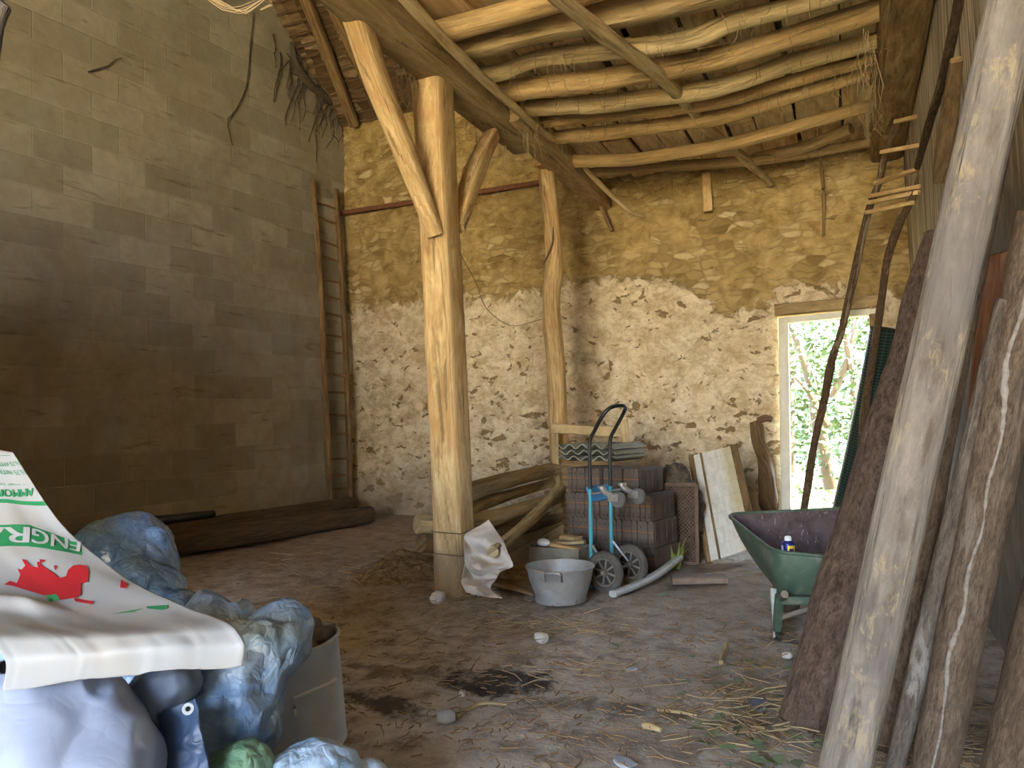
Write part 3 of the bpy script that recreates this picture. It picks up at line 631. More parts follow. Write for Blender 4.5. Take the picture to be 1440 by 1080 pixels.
# ------------------------------------------------------------------ stacked tiles
TD = plain('tile_dark', (.085, .058, .042), .9, 0, (.13, .09, .065), 9, .8, .25, dirt=(.20, .17, .135), df=.4, ds=5)
TO = plain('tile_seam', (.36, .14, .05), .9, 0, (.2, .09, .04), 20, .7)
TA = radians(-17); ex = V((cos(TA), sin(TA), 0)); ey = V((-sin(TA), cos(TA), 0))
FR = AZ(917, 808)
def tile_mesh():
    g = G(); b = .006; w, d, h = .044, .38, .196
    M = Matrix.Identity(4)
    def rb(x0, x1, y0, y1, z0, z1, m=0): boxm(g, Matrix.Translation(((x0+x1)/2, (y0+y1)/2, (z0+z1)/2)), x1-x0, y1-y0, z1-z0, m)
    tube(g, [V((0, .006, h/2)), V((0, d, h/2))], [(w/2, h/2)], n=16, seg=.1, amp=.015, e=10, up=(0, 0, 1))
    rb(-w/2, w/2, 0, .012, h*.57, h*.605, 1); rb(-w/2+.006, w/2-.006, -.004, .01, h*.12, h*.18); rb(-w/2+.008, w/2-.012, -.003, .01, h*.74, h*.8)
    for k in range(4): rb(w/2-.004, w/2+.004, .03+.09*k, .075+.09*k, .02, h-.02)
    return g
tile0 = link('roof_tile', tile_mesh(), [TD, TO], base=V((0, 0, 0)))
first = True
CRS = [(0, 17, .03, 'bottom course of the stack'), (1, 17, .02, 'second course up of the stack'), (2, 17, .01, 'third course up of the stack'), (3, 14, -.10, 'top course of the stack')]
rt = random.Random(3)
for lv, cnt, off, txt in CRS:
    for i in range(cnt):
        o = tile0 if first else tile0.copy()
        if not first: S.collection.objects.link(o)
        first = False
        gap = .03 if (lv == 3 and i >= 7) else 0
        s = -.025-.047*i + off - gap
        o.location = FR + ex*s + ey*(rt.uniform(-.008, .008)+(0.02 if lv == 3 else 0)) + V((0, 0, .198*lv))
        o.rotation_euler = (0, rt.uniform(-.02, .02), TA+rt.uniform(-.015, .015))
        tag(o, 'dark clay roof tile standing on edge in the '+txt, 'tile', 'tiles in the '+txt)
# fibre-cement sheets lying behind the tiles
MOSS = plain('mossy_cement', (.26, .255, .19), .95, 0, (.17, .175, .11), 8, .7, .4, dirt=(.4, .38, .3), df=.4)
SB = FR + ex*(-.86) + ey*.66
g = G(); boxm(g, frame(SB+V((0, 0, .41)), (0, 0, 1), ex), .56, .46, .82)
for k in range(7): boxm(g, frame(SB+V((0, 0, 0.06+.115*k))-ey*.235, (0, 0, 1), ex), .57, .02, .10)
thing1('pallet_block', g, W_OLD, 'wooden block of planks behind the tile stack that carries the mossy sheets', 'block')
for k in range(3):
    g = G()
    def fs_(u, v): 
        return SB + ex*(u-.5)*.62 + ey*(v-.5)*.5 + V((0, 0, .845+.052*k+.018*sin(u*2*pi*4.5+k)+.006*NZ.noise(V((u*3, v*3, k)))))
    sheet(g, fs_, 60, 8, .012); thing1('corrugated_sheet', g, MOSS, ['lowest', 'middle', 'topmost'][k]+' mossy corrugated sheet of the three lying behind the tile stack', 'sheet', 'mossy sheets behind the tiles')
# wooden rack behind
rk = empty('wooden_rack', AY(830, 742, 6.75), 'rough wooden frame standing behind the tile stack against the slim post', 'rack')
rk.location.z = 0
g = G(); board(g, AY(776, 602, 6.75), AY(880, 608, 6.75), .09, .04, up=(0, 1, 0), seed=1); link('crossbar', g, W_DUST, rk)
q = AY(890, 655, 6.72); 
g = G(); board(g, V((q.x+.06, q.y, 0)), AY(876, 590, 6.72), .075, .05, up=(0, 1, 0), seed=2); link('leg', g, W_DUST, rk)
q = AY(780, 655, 6.8)
g = G(); board(g, V((q.x, q.y+.02, 0)), AY(781, 596, 6.8), .07, .05, up=(0, 1, 0), seed=3); link('leg', g, W_DUST, rk)
# metal grate and panel
GR = plain('rusty_grate', (.15, .095, .065), .9, .1, (.22, .15, .1), 20, .7, .3)
gb = AZ(960, 793); grt = empty('metal_grate', gb, 'rusty metal grate with diamond mesh standing right of the tile stack', 'grate')
gx0, gx1 = AY(937, 780, gb.y), AY(981, 785, gb.y); hgt_ = .62; gd = V((gx1.x-gx0.x, 0, 0)); gw = gd.length
def gp(u, v): return V((gx0.x+gw*u, gb.y+.08*v, hgt_*v+.01))
for k, (a, b) in enumerate((((0, 0), (0, 1)), ((1, 0), (1, 1)), ((0, 1), (1, 1)), ((0, 0), (1, 0)))):
    g = G(); board(g, gp(*a), gp(*b), .03, .03, up=(0, 1, 0), seed=k); link('frame_bar', g, GR, grt)
g = G(); n_ = 9
for k in range(-22, 12):
    for sgn in (1, -1):
        a0, a1 = None, None
        pts = []
        for t in (0, 1):
            u = k/8+ (t*2.6)*1.0; 
        u0 = k/8; u1 = u0+hgt_/gw; v0, v1 = 0, 1
        lo = max(0, (0-u0)/(u1-u0)); hi = min(1, (1-u0)/(u1-u0))
        if hi <= lo: continue
        A_, B_ = (u0+(u1-u0)*lo, lo), (u0+(u1-u0)*hi, hi)
        if sgn < 0: A_, B_ = (1-A_[0], A_[1]), (1-B_[0], B_[1])
        tube(g, [gp(*A_), gp(*B_)], [.0045], n=5, seg=1, amp=0)
link('diamond_mesh', g, GR, grt)
g = G(); blob(g, gb+V((-.06, .3, .3)), [(gb+V((-.08, .3, .3)), (.17, .14, .46)), (gb+V((-.08, .28, .1)), (.2, .1, .25))], wr=.05, wf=11, seed=4, zmin=0)
thing1('scrap_bundle', g, plain('dark_scrap', (.06, .045, .03), .95, 0, (.2, .16, .1), 14, .7, .8), 'dark bundle of rubbish heaped up behind the metal grate', 'rubbish')
WPAN = M_('panel_white', .8, 0, .2); uv = WPAN.uv(); nn = WPAN.noise(WPAN.map(uv, (3, 3, 1)), 2.5, 7, .6); n2 = WPAN.noise(WPAN.map(uv, (30, 8, 1)), 2, 4)
c = WPAN.col(nn, (.3, (.62, .58, .46)), (.6, (.80, .77, .66))); c = WPAN.mix(WPAN.ramp(WPAN.sep(uv)[0], .66, .86, 0, .6), c, (.55, .43, .15)); c = WPAN.mix(WPAN.ramp(n2, .62, .7, 0, .3), c, (.4, .35, .25))
fr2_ = WPAN.math('FRACT', WPAN.math('MULTIPLY', WPAN.sep(uv)[1], 7.5)); c = WPAN.mix(WPAN.ramp(fr2_, .87, .90, 0, .8), c, (.16, .14, .1))
WPAN.base(c); WPAN = WPAN.mat
pb0, pb1 = AY(1000, 797, 6.25), AY(1058, 772, 6.45)
pt0, pt1 = AY(975, 642, 6.85), AY(1026, 629, 7.05)
pb0.z = max(pb0.z, .0)
def pnl(u, v): return pb0.lerp(pb1, u).lerp(pt0.lerp(pt1, u), v)
pn = empty('painted_shutter', (pb0+pb1)/2, 'white-painted boarded shutter leaning behind the wheelbarrow, grooved like planks', 'shutter'); pn.location.z = 0
pnn = (pb1-pb0).cross(pt0-pb0).normalized()
g = G(); sheet(g, lambda u, v: pnl(u, v)+pnn*(.004 if (v*7.5) % 1 < .88 else -.006), 8, 120, .03, (1, 1)); link('board_face', g, WPAN, pn)
g = G(); board(g, pnl(.2, 0)+pnn*.02, pnl(.19, 1.0)+pnn*.02, .018, .02, up=pnn, seed=1); link('vertical_groove_strip', g, W_OLD, pn)
for u, w in ((-.03, .05), (1.07, .1)):
    g = G(); board(g, pnl(u, .0)-pnn*.02, pnl(u, 1.02)-pnn*.02, w, .06, up=pnn, seed=2, amp=.06); link('edge_batten', g, W_OLD, pn)
# stump log by door
q = AZ(1078, 737); g = G(); tube(g, [V((q.x, q.y+.55, 0)), AY(1079, 690, 8.1), AY(1076, 650, 8.3), AY(1066, 620, 8.42), AY(1064, 597, 8.47)], [(.085, .08), (.10, .08), (.09, .08), (.07, .07), (.065, .06)], n=16, seg=.05, amp=.14, e=3, up=(0, 1, 0), seed=91, endwob=.06)
W_SPLIT = wood('dark_split', (.07, .04, .02), (.15, .09, .04), (.24, .15, .07), grain=22, var=0)
st_ = thing1('split_log', g, W_SPLIT, 'dark split log standing against the plaster left of the door', 'log')
g = G(); tube(g, [AY(1066, 592, 8.46), AY(1076, 588, 8.46), AY(1086, 590, 8.46)], [(.05, .04), (.045, .04), (.05, .03)], n=10, seg=.03, amp=.2, seed=3, e=3); link('splinter', g, W_SPLIT, st_)
# little weed
g = G()
q = AZ(950, 800); rw = random.Random(4)
for k in range(26):
    a = rw.uniform(0, 2*pi); l = rw.uniform(.1, .26); b = q+V((rw.uniform(-.03, .03), rw.uniform(-.03, .03), 0)); t = V((cos(a)*l*.45, sin(a)*l*.45, l))
    tube(g, [b, b+t*.6+V((0, 0, .03)), b+t], [(.008, .002), (.011, .002), (.002, .001)], n=6, seg=.05, amp=0)
thing1('weed', g, plain('weed_green', (.20, .26, .05), .6, 0, (.34, .34, .1), 20, .5), 'small green weed growing beside the tile stack', 'plant')
q = AZ(985, 822); g = G(); board(g, q+V((-.2, -.02, .03)), q+V((.16, .1, .03)), .16, .05, amp=.1, seed=3, e=5); thing1('flat_stone', g, plain('stone_brown', (.2, .14, .1), .9, 0, (.3, .24, .18), 10, .6, .3), 'flat brown slab lying on the floor behind the curved pipe', 'stone')
g = G(); tube(g, [AZ(862, 842)+V((0, 0, .03)), AZ(895, 830)+V((0, 0, .035)), AZ(925, 817)+V((0, 0, .05)), AZ(957, 800)+V((0, 0, .09))], [(.03, .022), (.035, .022), (.035, .022), (.03, .022)], n=12, seg=.05, amp=.02, e=3)
thing1('plastic_pipe', g, plain('pale_plastic', (.52, .52, .48), .6, 0, (.36, .34, .3), 14, .6), 'curved pale plastic strip lying on the floor by the hand truck wheels', 'pipe')

# ------------------------------------------------------------------ sack draped at the pile, planks on floor
CANV = plain('dirty_canvas', (.66, .58, .48), .9, 0, (.50, .41, .31), 5, .7, .2)
tp = [[(688, 732, 5.02), (696, 745, 5.0), (708, 762, 4.98)], [(656, 752, 4.98), (680, 764, 4.88), (714, 778, 4.86)], [(653, 770, 4.84), (676, 782, 4.98), (722, 797, 4.78)], [(654, 788, 4.95), (672, 800, 4.74), (706, 803, 4.86)], [(652, 806, 4.74), (668, 812, 4.86), (696, 816, 4.70)], [(650, 820, 4.72), (664, 826, 4.60), (690, 830, 4.66)], [(656, 833, 4.62), (676, 838, 4.54), (706, 841, 4.54)]]
def bez(gridp, u, v):
    rows = [catmull([AD(*p) for p in r], 24) for r in gridp]
    return rows
rows = [catmull([AD(*p) for p in r], 30) for r in tp]; cols = [catmull([rows[j][i] for j in range(len(rows))], 40) for i in range(31)]
def fcan(u, v):
    p = cols[int(round(u*30))][int(round(v*40))]; w = NZ.noise(p*7)*.03+(1-abs(NZ.noise(V((p.x*11, p.y*11, p.z*6+3)))*2))*.035
    p = p+V((.3, -.8, .3))*w; p.z = max(p.z, .015); return p
g = G(); sheet(g, fcan, 30, 40, .008); thing1('canvas_sheet', g, CANV, 'crumpled off-white canvas hanging from the timber pile beside the central post', 'cloth', sharp=60)
for i, (a, b, w, lbb) in enumerate([((690, 822), (765, 838), .2, 'broad dark board lying flat between the canvas and the zinc tub'), ((705, 800), (760, 815), .12, 'narrow dark board lying flat behind the zinc tub')]):
    g = G(); board(g, AZ(*a)+V((0, 0, .05)), AZ(*b)+V((0, 0, .03)), w, .03, seed=i, amp=.06); thing1('floor_board', g, W_OLD, lbb, 'board')
# crate with scraps
cb = AZ(792, 812); cr = empty('scrap_box', cb, 'low grey metal box of wood scraps standing behind the zinc tub', 'box')
g = G(); cM = frame(cb, (0, 0, 1), V((1, -.15, 0)))
def cbx(x, y, z, sx, sy, sz, gg=None): boxm(gg or g, cM @ Matrix.Translation((x, y, z)), sx, sy, sz)
cbx(0, 0, .012, .40, .26, .02)
for s in (1, -1): cbx(0, s*.13, .12, .42, .015, .24); cbx(s*.205, 0, .12, .015, .27, .24)
link('box_body', g, plain('crate_grey', (.33, .29, .21), .8, .2, (.22, .18, .12), 10, .7, .2), cr)
g = G(); tube(g, [cM @ V(p) for p in ((.06, -.14, .12), (.06, -.165, .13), (.06, -.165, .165), (.06, -.165, .17), (.15, -.165, .17), (.15, -.165, .13), (.15, -.14, .12))], [.006], n=8, seg=.03, amp=0); link('handle', g, STEEL, cr)
for i, (a, b, w, mt, lbb) in enumerate([((-.15, -.02, 0.240), (.17, .05, 0.270), .06, W_DUST, 'thin split wood scrap lying across the grey metal box'), ((-.05, -.08, 0.260), (.19, -.04, 0.220), .07, W_POST, 'pale wedge of wood on the front of the grey metal box'), ((-.1, .07, 0.250), (.12, .10, 0.310), .08, W_OLD, 'brown wood scrap heaped at the back of the grey metal box'), ((.0, .03, 0.300), (.14, .0, 0.300), .10, W_DUST, 'curved bark scrap lying topmost in the grey metal box')]):
    g = G(); board(g, cM @ V(a), cM @ V(b), w, .03, seed=i, amp=.1, e=4); thing1('wood_scrap', g, mt, lbb, 'wood scrap', 'scraps in the grey metal box')
g = G(); q = cM @ V((-.13, -.06, .265)); blob(g, q, [(q, (.05, .04, .028))], 20, 12, .004, 12); thing1('white_bottle', g, plain('white_plastic', (.8, .78, .72), .5), 'small white plastic bottle lying at the left end of the grey metal box', 'bottle')

# ------------------------------------------------------------------ zinc tub
tb = AZ(789, 845); tb.z = 0; tub = empty('zinc_tub', tb, 'round galvanised wash tub with flared sides in front of the hand truck', 'tub')
g = G(); lathe(g, [(.0, .012), (.15, .012), (.155, .015), (.163, .004), (.168, .012), (.164, .03), (.196, .13), (.198, .137), (.201, .137), (.215, .218), (.224, .222), (.226, .231), (.219, .236), (.212, .228), (.195, .137), (.158, .03), (.0, .026)], Matrix.Translation(tb) @ Matrix.Rotation(.2, 4, 'Z'), 48, sx=1.02); link('tub_body', g, ZINC, tub, sharp=60)
fd = (V((O.x, O.y, 0))-V((tb.x, tb.y, 0))).normalized()
for s, ang in ((1, radians(-12)), (-1, radians(168))):
    d = Matrix.Rotation(ang, 3, 'Z') @ fd; sd2 = V((-d.y, d.x, 0)); c0 = tb+d*.222
    g = G(); tube(g, [c0+sd2*.05+V((0, 0, .175)), c0+sd2*.05+d*.02+V((0, 0, .20)), c0+sd2*.045+d*.025+V((0, 0, .228)), c0-sd2*.045+d*.025+V((0, 0, .228)), c0-sd2*.05+d*.02+V((0, 0, .20)), c0-sd2*.05+V((0, 0, .175))], [.0075], n=8, seg=.02, amp=0); link('handle', g, STEEL, tub)

# ------------------------------------------------------------------ hand truck
w1, w2 = AZ(852, 834), AZ(887, 822); w1.z = w2.z = 0
ax = (w2-w1).normalized(); bk = V((ax.y, -ax.x, 0))            # ax along the axle, bk towards the wheel side
CAST = plain('castor_zinc', (.40, .39, .36), .4, .5, (.26, .25, .22), 30, .6)
ht = empty('hand_truck', (w1+w2)/2, 'upright hand truck with black loop handle and blue tubes in front of the tile stack', 'hand truck')
RW = .142
for wv_ in (w1, w2):
    M = frame(wv_+V((0, 0, RW)), ax)
    g = G(); prof = [(RW-.042+.042*0, -.02)]
    tyre = [(RW-.045, -.022), (RW-.03, -.03), (RW-.01, -.027), (RW, -.012), (RW, .012), (RW-.01, .027), (RW-.03, .03), (RW-.045, .022)]
    lathe(g, tyre, M, 48, close=True); wh = link('wheel', g, RUBBER, ht, sharp=50)
    g = G(); lathe(g, [(RW-.044, -.018), (RW-.052, -.016), (RW-.058, -.006), (RW-.058, .006), (RW-.052, .016), (RW-.044, .018)], M, 40, close=True)
    lathe(g, [(.0, -.03), (.022, -.03), (.026, -.02), (.026, .02), (.022, .03), (0, .03)], M, 20)
    for k in range(8):
        a = k*pi/4+.2; boxm(g, M @ Matrix.Rotation(a, 4, 'Z') @ Matrix.Translation((.055, 0, 0)), .075, .014, .012)
    lathe(g, [(.0, -.003), (.088, -.003), (.088, .003), (0, .003)], M, 24, m=1); link('rim', g, [plain('wheel_rim', (.26, .23, .19), .7, .2, (.16, .13, .1), 20, .6), plain('wheel_disc', (.035, .03, .026), .8)], wh)
    g = G(); lathe(g, [(0, -.04), (.008, -.04), (.01, -.034), (.01, -.03)], M, 12); tag(link('axle_nut', g, STEEL, wh), 'bright axle nut')
# uprights
def ht_pt(px, py, t):                                          # on vertical plane of frame at axle fraction
    P = w1.lerp(w2, t); return P
fr1 = w1.lerp(w2, .12)-bk*.14; fr2 = w1.lerp(w2, .88)-bk*.13
zt = .66
a1 = [fr1+V((0, 0, .02)), fr1+V((0, 0, .35))+bk*.005, fr1+V((0, 0, .70))+bk*.015]
a2 = [fr2+V((0, 0, .02)), fr2+V((0, 0, .35))+bk*.005, fr2+V((0, 0, .70))+bk*.015]
for q in (a1, a2): g = G(); tube(g, q, [.015], n=14, seg=.05, amp=0); link('frame_tube', g, BLUE_P, ht)
hb = [a1[2]-V((0, 0, .02)), a1[2]+V((0, 0, .2))+bk*.005, a1[2]+V((0, 0, .34))+bk*.015, a1[2]+V((0, 0, .40))+bk*.05, a1[2]+V((0, 0, .50))+bk*.12, a1[2]+V((0, 0, .555))+bk*.165+ax*.02, a1[2]+V((0, 0, .575))+bk*.19+ax*.07]
ha = [p+(a2[2]-a1[2]) - (ax*.04 if i == 5 else (ax*.14 if i == 6 else V((0, 0, 0)))) for i, p in enumerate(hb)]
g = G(); tube(g, hb+ha[::-1], [.0135], n=14, seg=.03, amp=0); tag(link('loop_handle', g, BLACK, ht), 'black bent tube handle')
g = G(); cM2 = a1[1].lerp(a2[1], .5)+V((0, 0, .31))+bk*.03
board(g, a1[1]+V((0, 0, .31)), a2[1]+V((0, 0, .31)), .11, .02, up=bk+V((0, 0, .4)), amp=0); link('crossbar', g, plain('bright_blue', (.05, .26, .55), .4, .1, (.1, .3, .5), 9, .5), ht)
for q, wv_ in ((a1, w1), (a2, w2)):
    g = G(); tube(g, [q[0]+V((0, 0, .30)), wv_.lerp((w1+w2)/2, .15)+V((0, 0, RW+.03))], [.008], n=10, seg=.1, amp=0); link('stay_rod', g, STEEL, ht)
g = G(); tube(g, [w1-ax*.035+V((0, 0, RW)), w2+ax*.035+V((0, 0, RW))], [.01], n=12, seg=.1, amp=0); link('axle', g, STEEL, ht)
g = G(); tp_ = (fr1+fr2)/2-bk*.1; boxm(g, frame(tp_+V((0, 0, .012)), (0, 0, 1), ax), (fr2-fr1).length+.06, .22, .008); link('toe_plate', g, BLUE_P, ht)
for q in (a1, a2):
    cc = q[1]+V((0, 0, .33))+bk*.11; M = frame(cc+bk*.13+V((0, 0, -.045)), ax)
    g = G(); tube(g, [cc+V((0, 0, .035)), cc+bk*.03+V((0, 0, .0)), cc+bk*.09+V((0, 0, -.02))], [(.028, .02), (.022, .02), (.02, .016)], n=12, seg=.02, amp=0)
    lathe(g, [(0, .02), (.03, .02), (.03, .034), (0, .034)], frame(cc+V((0, 0, .01)), (0, 0, 1)), 16)
    for s in (1, -1): boxm(g, frame(cc+bk*.105+ax*.026*s+V((0, 0, -.03)), ax, bk), .085, .05, .004)
    tube(g, [q[1]+V((0, 0, .315)), cc+V((0, 0, .0))], [(.014, .01)], n=8, seg=.1, amp=0)
    cf = link('castor_fork', g, CAST, ht)
    g = G(); lathe(g, [(.0, -.018), (.03, -.016), (.048, -.02), (.056, -.012), (.056, .012), (.048, .02), (.03, .016), (0, .018)], M, 28); link('castor_wheel', g, plain('castor_grey', (.13, .125, .115), .5, 0, (.22, .21, .19), 20, .4), cf)

# ------------------------------------------------------------------ wheelbarrow
lg = AZ(1094, 903); lg.z = 0
zr = .60
c_nl = AD(1021, 723, 4.55); c_bl = AD(1088, 776, 3.85)           # nose-left, back-left corner of rim
c_br = c_bl + V((.44, -.02, .0)); c_nr = c_nl + V((.60, .30, .0))
c_br = AD(1222, 787, 3.72); c_nr = AD(1206, 714, 4.5)
def bary(a, b, c, d, u, v): return a.lerp(b, u).lerp(d.lerp(c, u), v)
b_nl, b_bl, b_br, b_nr = [V((p.x, p.y, 0)) for p in (c_nl, c_bl, c_br, c_nr)]
cen = (b_nl+b_bl+b_br+b_nr)/4
f_nl = b_nl.lerp(cen, .46)+V((0, 0, .27)); f_bl = b_bl.lerp(cen, .16)+V((0, 0, .255)); f_br = b_br.lerp(cen, .16)+V((0, 0, .255)); f_nr = b_nr.lerp(cen, .46)+V((0, 0, .27))
WORN = plain('worn_rusty_paint', (.20, .16, .12), .8, .1, (.30, .28, .24), 18, .6)
wb = empty('wheelbarrow', V((cen.x, cen.y, 0)), 'green steel wheelbarrow with rusty inside, parked in front of the door', 'wheelbarrow')
TIN = M_('tray_inside', .75, .15, .3); o_ = TIN.obj(); n1 = TIN.noise(o_, 9, 8, .5); n2 = TIN.noise(TIN.map(o_, (30, 14, 14), rot=(0, .5, .6)), 1.4, 7, 1.2)
c = TIN.col(n1, (.3, (.07, .045, .045)), (.7, (.16, .115, .11))); c = TIN.mix(TIN.ramp(n2, .6, .68, 0, .75), c, (.50, .46, .42)); TIN.base(c); TIN = TIN.mat
rim = [c_nl, c_bl, c_br, c_nr]; flo = [f_nl, f_bl, f_br, f_nr]
def ringpts(q, rr, n=8):
    out = []
    for i in range(4):
        p, a, b = q[i], q[i-1], q[(i+1) % 4]; d1 = (a-p); d2 = (b-p); r1 = min(rr, d1.length*.4); r2 = min(rr, d2.length*.4)
        s, e = p+d1.normalized()*r1, p+d2.normalized()*r2
        for k in range(n+1): t = k/n; out.append(s*(1-t)**2+p*2*t*(1-t)+e*t*t)
    return out
def dens(q, n=5):
    out = []
    for i in range(len(q)):
        a, b = q[i], q[(i+1) % len(q)]
        if (b-a).length > .1: out += [a.lerp(b, k/n) for k in range(n)]
        else: out.append(a)
    return out
R1 = ringpts(rim, .09); R0 = ringpts(flo, .07)
R1 = [R1[i] for i in range(len(R1))]
def tray(shift, m):
    g = G(); b0 = 0; n = len(R1); K = 8
    for k in range(K+1):
        t = k/K
        for i in range(n):
            p = R1[i].lerp(R0[i], t); c = (cen-V((p.x, p.y, 0)));  c.z = 0
            bul = sin(t*pi)*.02
            p = p - c.normalized()*bul; g.v.append(p+c.normalized()*shift+V((0, 0, shift*.5 if k == K else 0)))
    for k in range(K):
        for i in range(n):
            i2 = (i+1) % n; q = [k*n+i, k*n+i2, (k+1)*n+i2, (k+1)*n+i]
            g.face(q if m == 0 else q[::-1], [(i/n, k/K), ((i+1)/n, k/K), ((i+1)/n, (k+1)/K), (i/n, (k+1)/K)])
    g.face([K*n+i for i in range(n)][::(1 if m == 0 else -1)]); return g
tr = link('tray', tray(0, 0), GREEN_P, wb, sharp=50)
tag(link('tray_lining', tray(.008, 1), TIN, tr, sharp=50), 'rusty purple-brown inside of the tray')
g = G(); tube(g, R1+[R1[0]], [.010], n=10, seg=.03, amp=0, cap=False); link('rolled_rim', g, GREEN_P, tr)
# frame: two tubes from the wheel at the nose back to the handle ends
fwd = ((c_nl+c_nr)/2-(c_bl+c_br)/2); fwd.z = 0; fwd.normalize(); sdv = V((fwd.y, -fwd.x, 0))
if (b_br-b_bl).dot(sdv) < 0: sdv = -sdv
backm = (b_bl+b_br)/2; nosem = (b_nl+b_nr)/2
wc = nosem - fwd*.06 + V((0, 0, .165)) - sdv*.05
for s in (-1, 1):
    g = G(); hs = backm+sdv*s*.24
    hx = .02 if s < 0 else .0
    tube(g, [wc+sdv*s*.06, wc-fwd*.2+sdv*s*.10+V((0, 0, .045)), backm+fwd*.25+sdv*s*.17+V((0, 0, .235)), backm+fwd*.03+sdv*s*.19+V((0, 0, .25)), backm-fwd*.07+sdv*s*.2+V((0, 0, .285))], [.017], n=12, seg=.05, amp=0)
    sh = link('shaft', g, GREEN_P, wb)
    e0 = backm-fwd*.07+sdv*s*.2+V((0, 0, .285)); g = G(); tube(g, [e0+fwd*.015-V((0, 0, .005)), e0-fwd*.05+V((0, 0, .02))], [.0185], n=12, seg=.02, amp=0); tag(link('grip', g, WORN, sh), 'rusty handle end')
# legs
lgs = lg.copy(); sL = -1
lo_off = (lg-backm).dot(fwd)
for s in (-1, 1):
    foot = lg if s < 0 else lg + sdv*.50
    top1 = backm+fwd*.24+sdv*s*.2+V((0, 0, .25)); top2 = backm+fwd*.04+sdv*s*.2+V((0, 0, .26))
    g = G(); tube(g, [top1, foot+fwd*.03+V((0, 0, .015))], [(.018, .022)], n=12, seg=.06, amp=0, e=4); tag(link('leg', g, PALE_P if s < 0 else GREEN_P, wb), 'leg with paint worn to pale metal' if s < 0 else None)
    g = G(); tube(g, [top2, foot+V((0, 0, .08)), foot+V((0, 0, .012))], [(.022, .02)], n=12, seg=.05, amp=0, e=4); link('leg', g, GREEN_P, wb)
    g = G(); q0 = foot+V((0, 0, .12)); tube(g, [q0, backm+sdv*s*(-.05)+V((0, 0, .245))], [.013], n=10, seg=.1, amp=0); link('leg_brace', g, WORN, wb)
g = G(); tube(g, [backm+fwd*.01+sdv*-.2+V((0, 0, .245)), backm+fwd*.01+sdv*.22+V((0, 0, .245))], [(.016, .022)], n=10, seg=.1, amp=0, e=4); link('cross_tube', g, GREEN_P, wb)
M = frame(wc, sdv); g = G(); lathe(g, [(.11, -.03), (.135, -.042), (.158, -.03), (.163, 0), (.158, .03), (.135, .042), (.11, .03)], M, 40, close=True); wh = link('wheel', g, RUBBER, wb, sharp=60)
g = G(); lathe(g, [(0, -.05), (.03, -.05), (.03, -.02), (.11, -.022), (.115, 0), (.11, .022), (.03, .02), (.03, .05), (0, .05)], M, 28); link('rim', g, GREEN_P, wh)
# spray can in the tray
sc0 = b_bl.lerp(cen, .42); scz = .27; sc0 = AVP(1109, 776, sc0, sc0+(b_br-b_bl)); hc = .2
scb = V((sc0.x, sc0.y, scz)); can = empty('spray_can', scb, 'blue aerosol can with white nozzle standing in the wheelbarrow', 'spray can')
hc = AVP(1109, 754, scb, scb+(b_br-b_bl)).z-scz; rc = .036; M = Matrix.Translation(scb)
g = G(); lathe(g, [(0, .002), (rc, .002), (rc, hc-.036), (rc*.95, hc-.032), (rc*.62, hc-.025), (rc*.55, hc-.022), (0, hc-.022)], M, 28); link('can_body', g, plain('can_blue', (.02, .025, .16), .35, .2), can)
g = G(); lathe(g, [(rc*.5, hc-.024), (rc*.5, hc-.006), (rc*.35, hc), (0, hc)], M, 20); link('nozzle', g, plain('nozzle_white', (.85, .85, .82), .5), can)
fd = (V((O.x, O.y, 0))-V((scb.x, scb.y, 0))).normalized(); a0 = math.atan2(fd.y, fd.x)
def canpatch(name, da, wda, z0, z1, mt):
    g = G(); grid(g, lambda u, v: scb+V(((rc+.0012)*cos(a0+da+(u-.5)*wda), (rc+.0012)*sin(a0+da+(u-.5)*wda), lerp(z0, z1, v))), 10, 2); link(name, g, mt, can)
canpatch('yellow_label', .45, 1.1, hc-.12, hc-.045, plain('label_yellow', (.85, .62, .03), .5)); canpatch('blue_mark', .45, .7, hc-.115, hc-.06, plain('label_navy', (.02, .025, .16), .4)); canpatch('pale_label', -1.0, .5, hc-.12, hc-.045, plain('label_pale', (.6, .65, .75), .5))

# ------------------------------------------------------------------ mesh roll by the door
m = M_('green_wire', .6, .2, .3); uv = m.uv(); bx = m.n('ShaderNodeTexBrick'); m.l(m.map(uv, (1, 1, 1)), bx.inputs['Vector']); bx.offset = 0
bx.inputs['Scale'].default_value = 1; bx.inputs['Brick Width'].default_value = .03; bx.inputs['Row Height'].default_value = .05; bx.inputs['Mortar Size'].default_value = .004
m.base(m.mix(bx.outputs['Fac'], (.012, .018, .014), (.03, .075, .05))); m.bump(bx.outputs['Fac'], .8, .006); WIRE = m.mat
q0 = AZ(1182, 742); q1 = AY(1243, 462, 7.9)
g = G()
for r_ in (.125, .09, .055): tube(g, [q0, q0.lerp(q1, .5)+V((.01, 0, 0)), q1], [(r_, r_*.9)], n=24, seg=.12, amp=.04, seed=3, cap=(r_ < .1))
thing1('wire_mesh_roll', g, WIRE, 'dark green roll of wire mesh leaning at the right side of the door', 'wire mesh')

# ------------------------------------------------------------------ timbers leaning on the right
def lean(name, base, top, prof, mat, label, up=None, amp=.05, e=3.5, seed=0, mid=None, n=20, knot=.0, seg=.05, cat='plank', fr=3.0, endwob=.03):
    base = V(base); top = V(top); up = up or (V((O.x, O.y, 1.2))-(base+top)/2)
    pts = [base] + ([V(q) for q in mid] if mid else []) + [top]
    g = G(); tube(g, pts, prof, n=n, seg=seg, amp=amp, e=e, up=up, seed=seed, knot=knot, fr=fr, endwob=endwob)
    return thing1(name, g, mat, label, cat, 'timbers leaning on the right wall')
